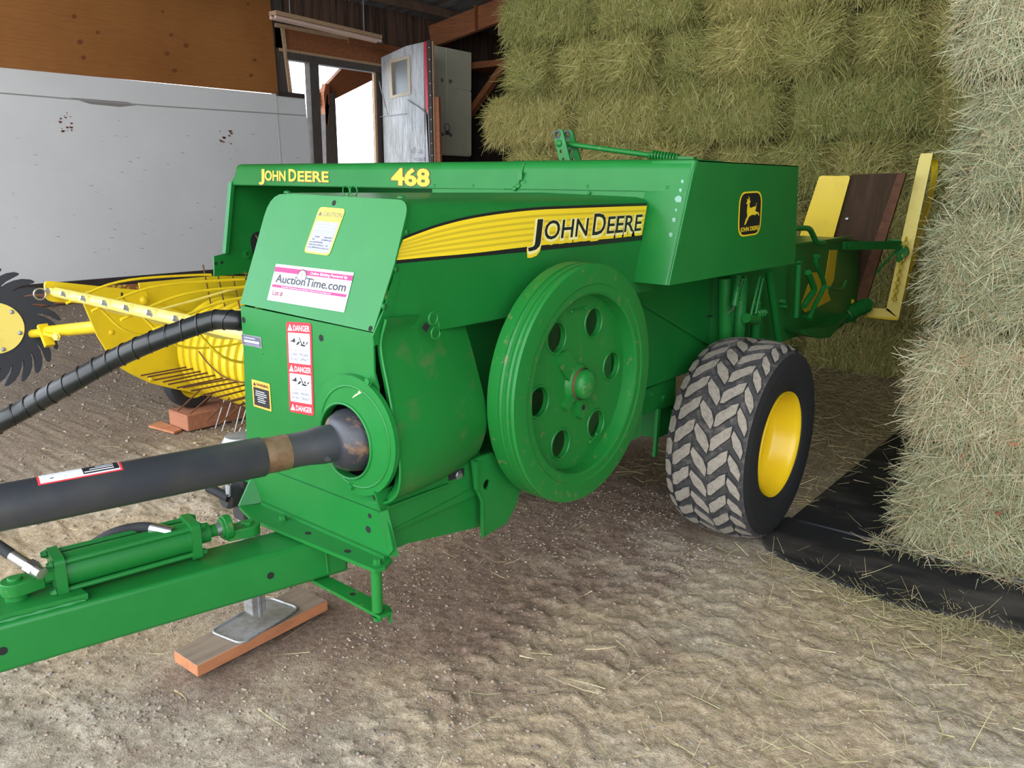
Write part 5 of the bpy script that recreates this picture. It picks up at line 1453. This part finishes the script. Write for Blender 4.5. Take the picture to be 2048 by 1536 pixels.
for _ in range(60):
    x, y = rs.uniform(20, 600), rs.uniform(230, 520); s = rs.uniform(.8, 2)
    mb.plate([WP(x - s * rs.uniform(1, 5), y, .003), WP(x + s * 2, y + .6, .003), WP(x + s, y + s, .003)], (.001, 0, 0), SMUDGE)
wpart('marks', mb)
mb = MB(); mb.span((WX - .10, .2, 0), (WX + .01, 7.5, .155), RUSTY if False else DARKWOOD); wpart('sill_beam', mb)
mb = MB(); mb.plate([V((WX + .012, .2, 2.455)), V((WX + .012, 7.03, 2.525)), V((WX + .012, 6.96, 4.4)), V((WX + .012, .2, 4.3))], (-.03, 0, 0), PLY)
for x, y, s in ((148, 33, 5), (195, 65, 4), (160, 84, 6), (167, 115, 5), (334, 107, 5), (349, 141, 5), (342, 70, 4), (372, 91, 5), (509, 120, 4), (502, 151, 4), (325, 23, 3), (496, 8, 3)):
    mb.plate([WP(x + s * math.cos(a), y + s * .9 * math.sin(a), .014) for a in np.linspace(0, 2 * PI, 12)[:-1]], (.001, 0, 0), KNOT)
wpart('brown_panel', mb)
mb = MB(); mb.plate([V((WX - .02, 7.02, 2.5)), V((WX - .02, 7.22, 2.5)), V((WX - .02, 7.18, 4.0)), V((WX - .02, 6.95, 4.0))], (-.12, 0, 0), GREYPOST)
mb.span((WX - .02, 7.0, 2.50), (WX + .05, 7.45, 2.56), DARKWOOD); mb.bar(V((WX, 7.24, 2.55)), V((WX, 7.16, 3.45)), .05, .03, TIMBERL, up=(1, 0, 0)); wpart('corner_post', mb)
# opening frame and wall beyond
mb = MB()
mb.span((WX - .10, 7.58, 0), (WX + .02, 7.74, 3.1), GREYPOST)
mb.span((WX - .10, 7.2, 3.00), (WX + .03, 9.0, 3.10), GREYPOST)
mb.span((WX - .08, 7.1, 3.10), (WX + .00, 9.2, 3.14), TIMBERL)
mb.span((WX - .08, 7.05, 3.14), (WX - .02, 10.6, 3.40), TIMBER)
mb.span((WX - .05, 7.05, 3.40), (WX + .03, 8.4, 3.45), TIMBERL)
mb.span((WX - .08, 8.84, 0), (WX + .0, 8.96, 3.0), GREYPOST)
mb.span((WX - .02, 8.80, 0), (WX + .01, 8.845, 3.0), TIMBERL)
mb.span((WX - .12, 8.96, 0), (WX - .04, 12.9, 3.4), DARKWOOD)
mb.span((WX - .12, 7.0, 3.40), (WX - .06, 12.9, 4.3), BROWNB)
mb.span((WX - .1, 7.5, 0), (WX - .02, 8.96, .9), DARKWOOD)
wpart('door_frame', mb)
mb = MB(); mb.bar(V((WX + .03, 8.3, 3.40)), V((WX + .03, 10.2, 3.36)), .04, .10, TIMBER); wpart('header_batten', mb)
# door leaf swung into the barn, film-wrapped, with a little window
dr = bpy.data.objects.new('door_1', None); COL.objects.link(dr); dr['kind'] = 'structure'
DY = 8.93
def dpart(name, mb, par=None, **k): return mb.build(name, par or dr, None, **k)
def DPt(x, y, k=0): return atY(x, y, DY + k)
dw0, dw1 = -9.95, DPt(866, 300).x
dzt, dzb = DPt(848, 84).z, .9
win = [DPt(x, y) for x, y in ((781, 124), (815, 115), (817, 184), (784, 193))]
mb = MB(); xr = DPt(848, 200).x
mb.plate([V((dw0, DY, dzb)), V((xr, DY, dzb)), V((xr, DY, DPt(848, 84).z)), V((DPt(812, 92).x, DY, DPt(812, 92).z)), V((dw0, DY, DPt(755, 116).z))], (0, .04, 0), PLASTW, [win])
leaf = dpart('leaf', mb)
rw_ = random.Random(8)
mb = MB()
mb.path([DPt(757, 234, -.01), DPt(812, 227, -.012)], .008, PLASTW, 6); mb.path([DPt(755, 150, -.008), DPt(775, 230, -.008)], .01, PLASTW, 6); mb.path([DPt(815, 200, -.01), DPt(848, 222, -.01)], .012, PLASTW, 6)
dpart('film_folds', mb, leaf, smooth=60)
mb = MB(); fo = [DPt(x, y, -.012) for x, y in ((777, 120), (819, 110), (821, 188), (780, 198))]; fi = [DPt(x, y, -.012) for x, y in ((782, 126), (814, 118), (816, 183), (785, 191))]
mb.plate(fo, (0, .06, 0), DOORWOOD, [fi]); dpart('window_frame', mb, leaf)
mb = MB(); mb.plate([p + V((0, .03, 0)) for p in win], (0, .006, 0), GLASS); dpart('window_pane', mb, leaf)
mb = MB(); mb.plate([DPt(x, y, -.002) for x, y in ((848, 84), (855, 81), (858, 190), (854, 230), (851, 215))], (0, .03, 0), REDTAPE); dpart('red_tape', mb)
mb = MB(); mb.plate([V((xr, DY, dzb)), V((DPt(862, 300).x, DY, dzb)), DPt(856, 215), DPt(851, 215), DPt(851, 120)], (0, .035, 0), PLASTW); mb.plate([DPt(852, 82, -.004), DPt(861, 80, -.004), V((DPt(867, 300).x, DY - .004, dzb)), V((DPt(862, 300).x, DY - .004, dzb))], (0, .05, 0), DARKWOOD); 
for y in range(95, 320, 24): mb.rivet(DPt(858 + (y - 90) * .028, y, -.005), (0, -1, 0), .010, PRWHITE)
dpart('dark_edge_strip', mb)
mb = MB(); mb.plate([DPt(861, 82, .02), DPt(865, 82, .02), DPt(870, 330, .02), DPt(866, 330, .02)], (0, .03, 0), TIMBERL); mb.plate([DPt(864, 192, .03), DPt(877, 194, .03), DPt(881, 335, .03), DPt(866, 335, .03)], (0, .04, 0), TIMBER); dpart('edge_batten', mb)
d = Decal(DPt(820, 308, -.016), DPt(851, 309, -.016), DPt(820, 300, -.016), (0, -1, 0), .001)
d.text('d a', 0, d.h * .2, d.h * 1.5, PRGREY, w=d.w * .8); d.text('tal', d.w * .25, -d.h * 1.6, d.h * 1.0, PRGREY, w=d.w * .7); d.build('film_print', leaf, None)

# outside the doorway: lean-to posts and rafter in daylight
mb = MB(); mb.plate([atX(x, y, -13.5) for x, y in ((636, 190), (636, 215), (756, 155), (756, 118), (700, 120))], (-.12, 0, 0), TIMBER)
mb.plate([atX(x, y, -13.52) for x, y in ((640, 188), (645, 250), (650, 250), (652, 170), (644, 168))], (.12, 0, 0), TIMBER)
struct('trim_1', mb)
mb = MB(); mb.plate([atX(x, y, -13.4) for x, y in ((650, 190), (670, 184), (681, 420), (655, 420))], (-.2, 0, 0), GREYPOST); struct('trim_2', mb)
mb = MB(); mb.plate([V((-13.9, 8.2, 3.95)), V((-10.2, 8.2, 3.9)), V((-10.2, 14, 3.9)), V((-13.9, 14, 3.95))], (0, 0, .05), DARKWOOD); struct('trim_3', mb)
# back wall and right wall
mb = MB(); mb.span((-14, 12.9, 0), (4, 13.0, 7.0), DARKWOOD); struct('wall_back', mb)
mb = MB(); mb.span((2.4, .3, 0), (2.5, 13, 7.0), GREYPOST); struct('wall_right', mb)

PURLIN = M('brown_purlin', (.17, .10, .065), .8, dirt=(6, (.10, .06, .04), .4, .7))
# roof: corrugated steel on purlins, rising away from the left wall
CORR = M('corrugated_steel', (.30, .30, .30), .45, .55, dirt=((1.2, 14, 1), (.10, .075, .055), .45, .7), bump=(30, .1, .004))
def RZ(x): return 3.98 + .155 * (x + 10)
ys = np.arange(-2.0, 13.0, .019); xs = np.array([-10.6, -8, -5, -2, 2.6])
gx2, gy2 = np.meshgrid(xs, ys, indexing='ij'); gz2 = RZ(gx2) + .014 * np.sin(gy2 * 2 * PI / .076)
nxx, nyy = gx2.shape; ix = np.arange(nxx * nyy).reshape(nxx, nyy)
me = npmesh('ceiling', np.stack([gx2, gy2, gz2], -1).reshape(-1, 3), np.stack([ix[:-1, :-1], ix[:-1, 1:], ix[1:, 1:], ix[1:, :-1]], -1).reshape(-1, 4), [CORR])
ce = bpy.data.objects.new('ceiling', me); COL.objects.link(ce); ce['kind'] = 'structure'
k = 4
for x in np.arange(-9.5, 2.4, .85):
    mb = MB(); mb.box((x, 5.45, RZ(x) - .09), (.045, 14.9, .13), PURLIN); struct('trim_%d' % k, mb); k += 1
for y in (10.0, 4.6):
    mb = MB(); mb.bar(V((-9.9, y, RZ(-9.9) - .33)), V((2.4, y, RZ(2.4) - .33)), .09, .33, TIMBER)
    for x in (-8.85, -7.6): mb.bar(V((x, y - .05, RZ(x) - .50)), V((x, y - .05, RZ(x) - .15)), .14, .02, TIMBER, up=(1, 0, 0))
    struct('trim_%d' % k, mb); k += 1
mb = MB(); mb.bar(V((-8.45, 10.02, 3.55)), V((-8.45, 10.02, 4.05)), .05, .03, TIMBERL, up=(1, 0, 0)); struct('trim_%d' % k, mb); k += 1

# things on the far wall
t = thing('light_fixture', (-9.4, 8.0, 3.6), 'long pale pink unlit tube light fixture hung under the roof purlins', 'light fixture')
a, b = atX(545, 26, -9.45), atX(757, 75, -9.45)
mb = MB(); mb.bar(a, b, .16, .05, TIMBERL); mb.build('housing', t, t)
LENS = M('pinkish_diffuser', (.70, .50, .40), .5)
for s in (-.05, .05):
    mb = MB(); o_ = V((s, 0, -.05)); mb.tube(a + o_, b + o_, .024, LENS, 12); mb.build('tube', t, t)
mb = MB(); mb.box(b + V((0, .03, -.035)), (.17, .05, .09), DARKWOOD); mb.build('end_bracket', t, t)
mb = MB(); 
for p in (a.lerp(b, .15), a.lerp(b, .85)): mb.tube(p, V((p.x, p.y, RZ(p.x))), .006, STEEL, 6)
mb.build('hanger', t, t)
# cabinet
cbx = -9.62
q = [atX(x, y, cbx) for x, y in ((866, 93), (943, 109), (942, 313))]
y0, y1, z0, z1 = 9.55, q[1].y, q[2].z, q[1].z + .03
t = thing('storage_cabinet', (WX + .2, (y0 + y1) / 2, 0), 'tall cream painted cupboard with four dented doors on the far wall', 'cabinet')
mb = MB(); mb.span((WX + .06, y0, z0), (cbx - .02, y1, z1), CREAM); mb.build('body', t, t, bevel=.005)
mb = MB(); mb.span((WX + .06, y0, 0), (cbx - .08, y1, z0 - .002), DARKWOOD); mb.build('stand', t, t)
ym = atX(892, 200, cbx).y; zm = atX(910, 178, cbx).z
for ya, yb in ((y0, ym - .006), (ym + .006, y1)):
    for za, zb in ((z0 + .02, zm - .008), (zm + .008, z1)):
        mb = MB(); mb.span((cbx - .02, ya + .004, za), (cbx + .002, yb - .004, zb), CREAM); d_ = mb.build('door', t, t, bevel=.006)
        hy = ym + (.10 if ya > ym else -.10); hz_ = za + .10 if za > zm else zb - .55
        if za < zm: hz_ = atX(897, 270, cbx).z
        mb = MB(); mb.lathe([(.03, 0), (.03, .012), (.018, .02), (.014, .035), (0, .038)], (cbx + .002, hy, hz_), X0, STEEL, 16); mb.build('handle', d_, t)
mb = MB(); mb.path(circ(V((cbx + .02, ym, z0 + .45)), (0, 1, 0), (0, 0, 1), .06, 14), .01, STEEL, 6, closed=True); mb.box((cbx + .02, ym, z0 + .36), (.03, .09, .06), STEEL); mb.build('padlock_chain', t, t)
# shelf bracket timbers in the dark corner
t = thing('timber_shelf', (-9.3, 11.6, 0), 'rough timber shelf on a diagonal brace in the dark corner beside the cream cupboard', 'shelf')
sa = atX(945, 118, -9.4); sa.y = max(sa.y, y1 + .12)
mb = MB(); mb.span((-9.9, sa.y - .06, sa.z - .1), (-7.9, sa.y + .9, sa.z), TIMBER); mb.build('board', t, t)
mb = MB(); mb.bar(V((-9.9, sa.y, sa.z - .95)), V((-9.0, sa.y, sa.z - .1)), .12, .10, TIMBER); mb.build('brace', t, t)
mb = MB(); mb.span((-9.98, sa.y - .05, 0), (-9.86, sa.y + .07, sa.z - .1), TIMBER); mb.span((-9.9, sa.y + .85, sa.z - 1.0), (-7.9, sa.y + .9, sa.z - .95), GREYPOST); mb.build('upright', t, t)

# =================================================================== LIGHT
w = bpy.data.worlds.new('sky'); sc.world = w; w.use_nodes = True
nt = w.node_tree; bg = nt.nodes['Background']
tc = nt.nodes.new('ShaderNodeTexCoord')
n = _noise(nt, tc.outputs['Generated'], 3.0, 5, .6)
c = _ramp(nt, n, [(.38, (.58, .76, 1.0)), (.60, (1, 1, 1))])
nt.links.new(c, bg.inputs['Color']); bg.inputs['Strength'].default_value = 2.7
su = bpy.data.lights.new('daylight', 'SUN'); su.energy = .40; su.angle = math.radians(60); su.color = (1, .96, .9)
so = bpy.data.objects.new('daylight', su); COL.objects.link(so)
so.rotation_euler = (V((.42, 1.0, -.62))).to_track_quat('-Z', 'Y').to_euler()

sc.view_settings.view_transform = 'Standard'
sc.view_settings.look = 'None'
sc.view_settings.gamma = 1
sc.view_settings.use_curve_mapping = False
sc.view_settings.exposure = 1.0
sc.cycles.use_denoising = True
sc.cycles.max_bounces = 6
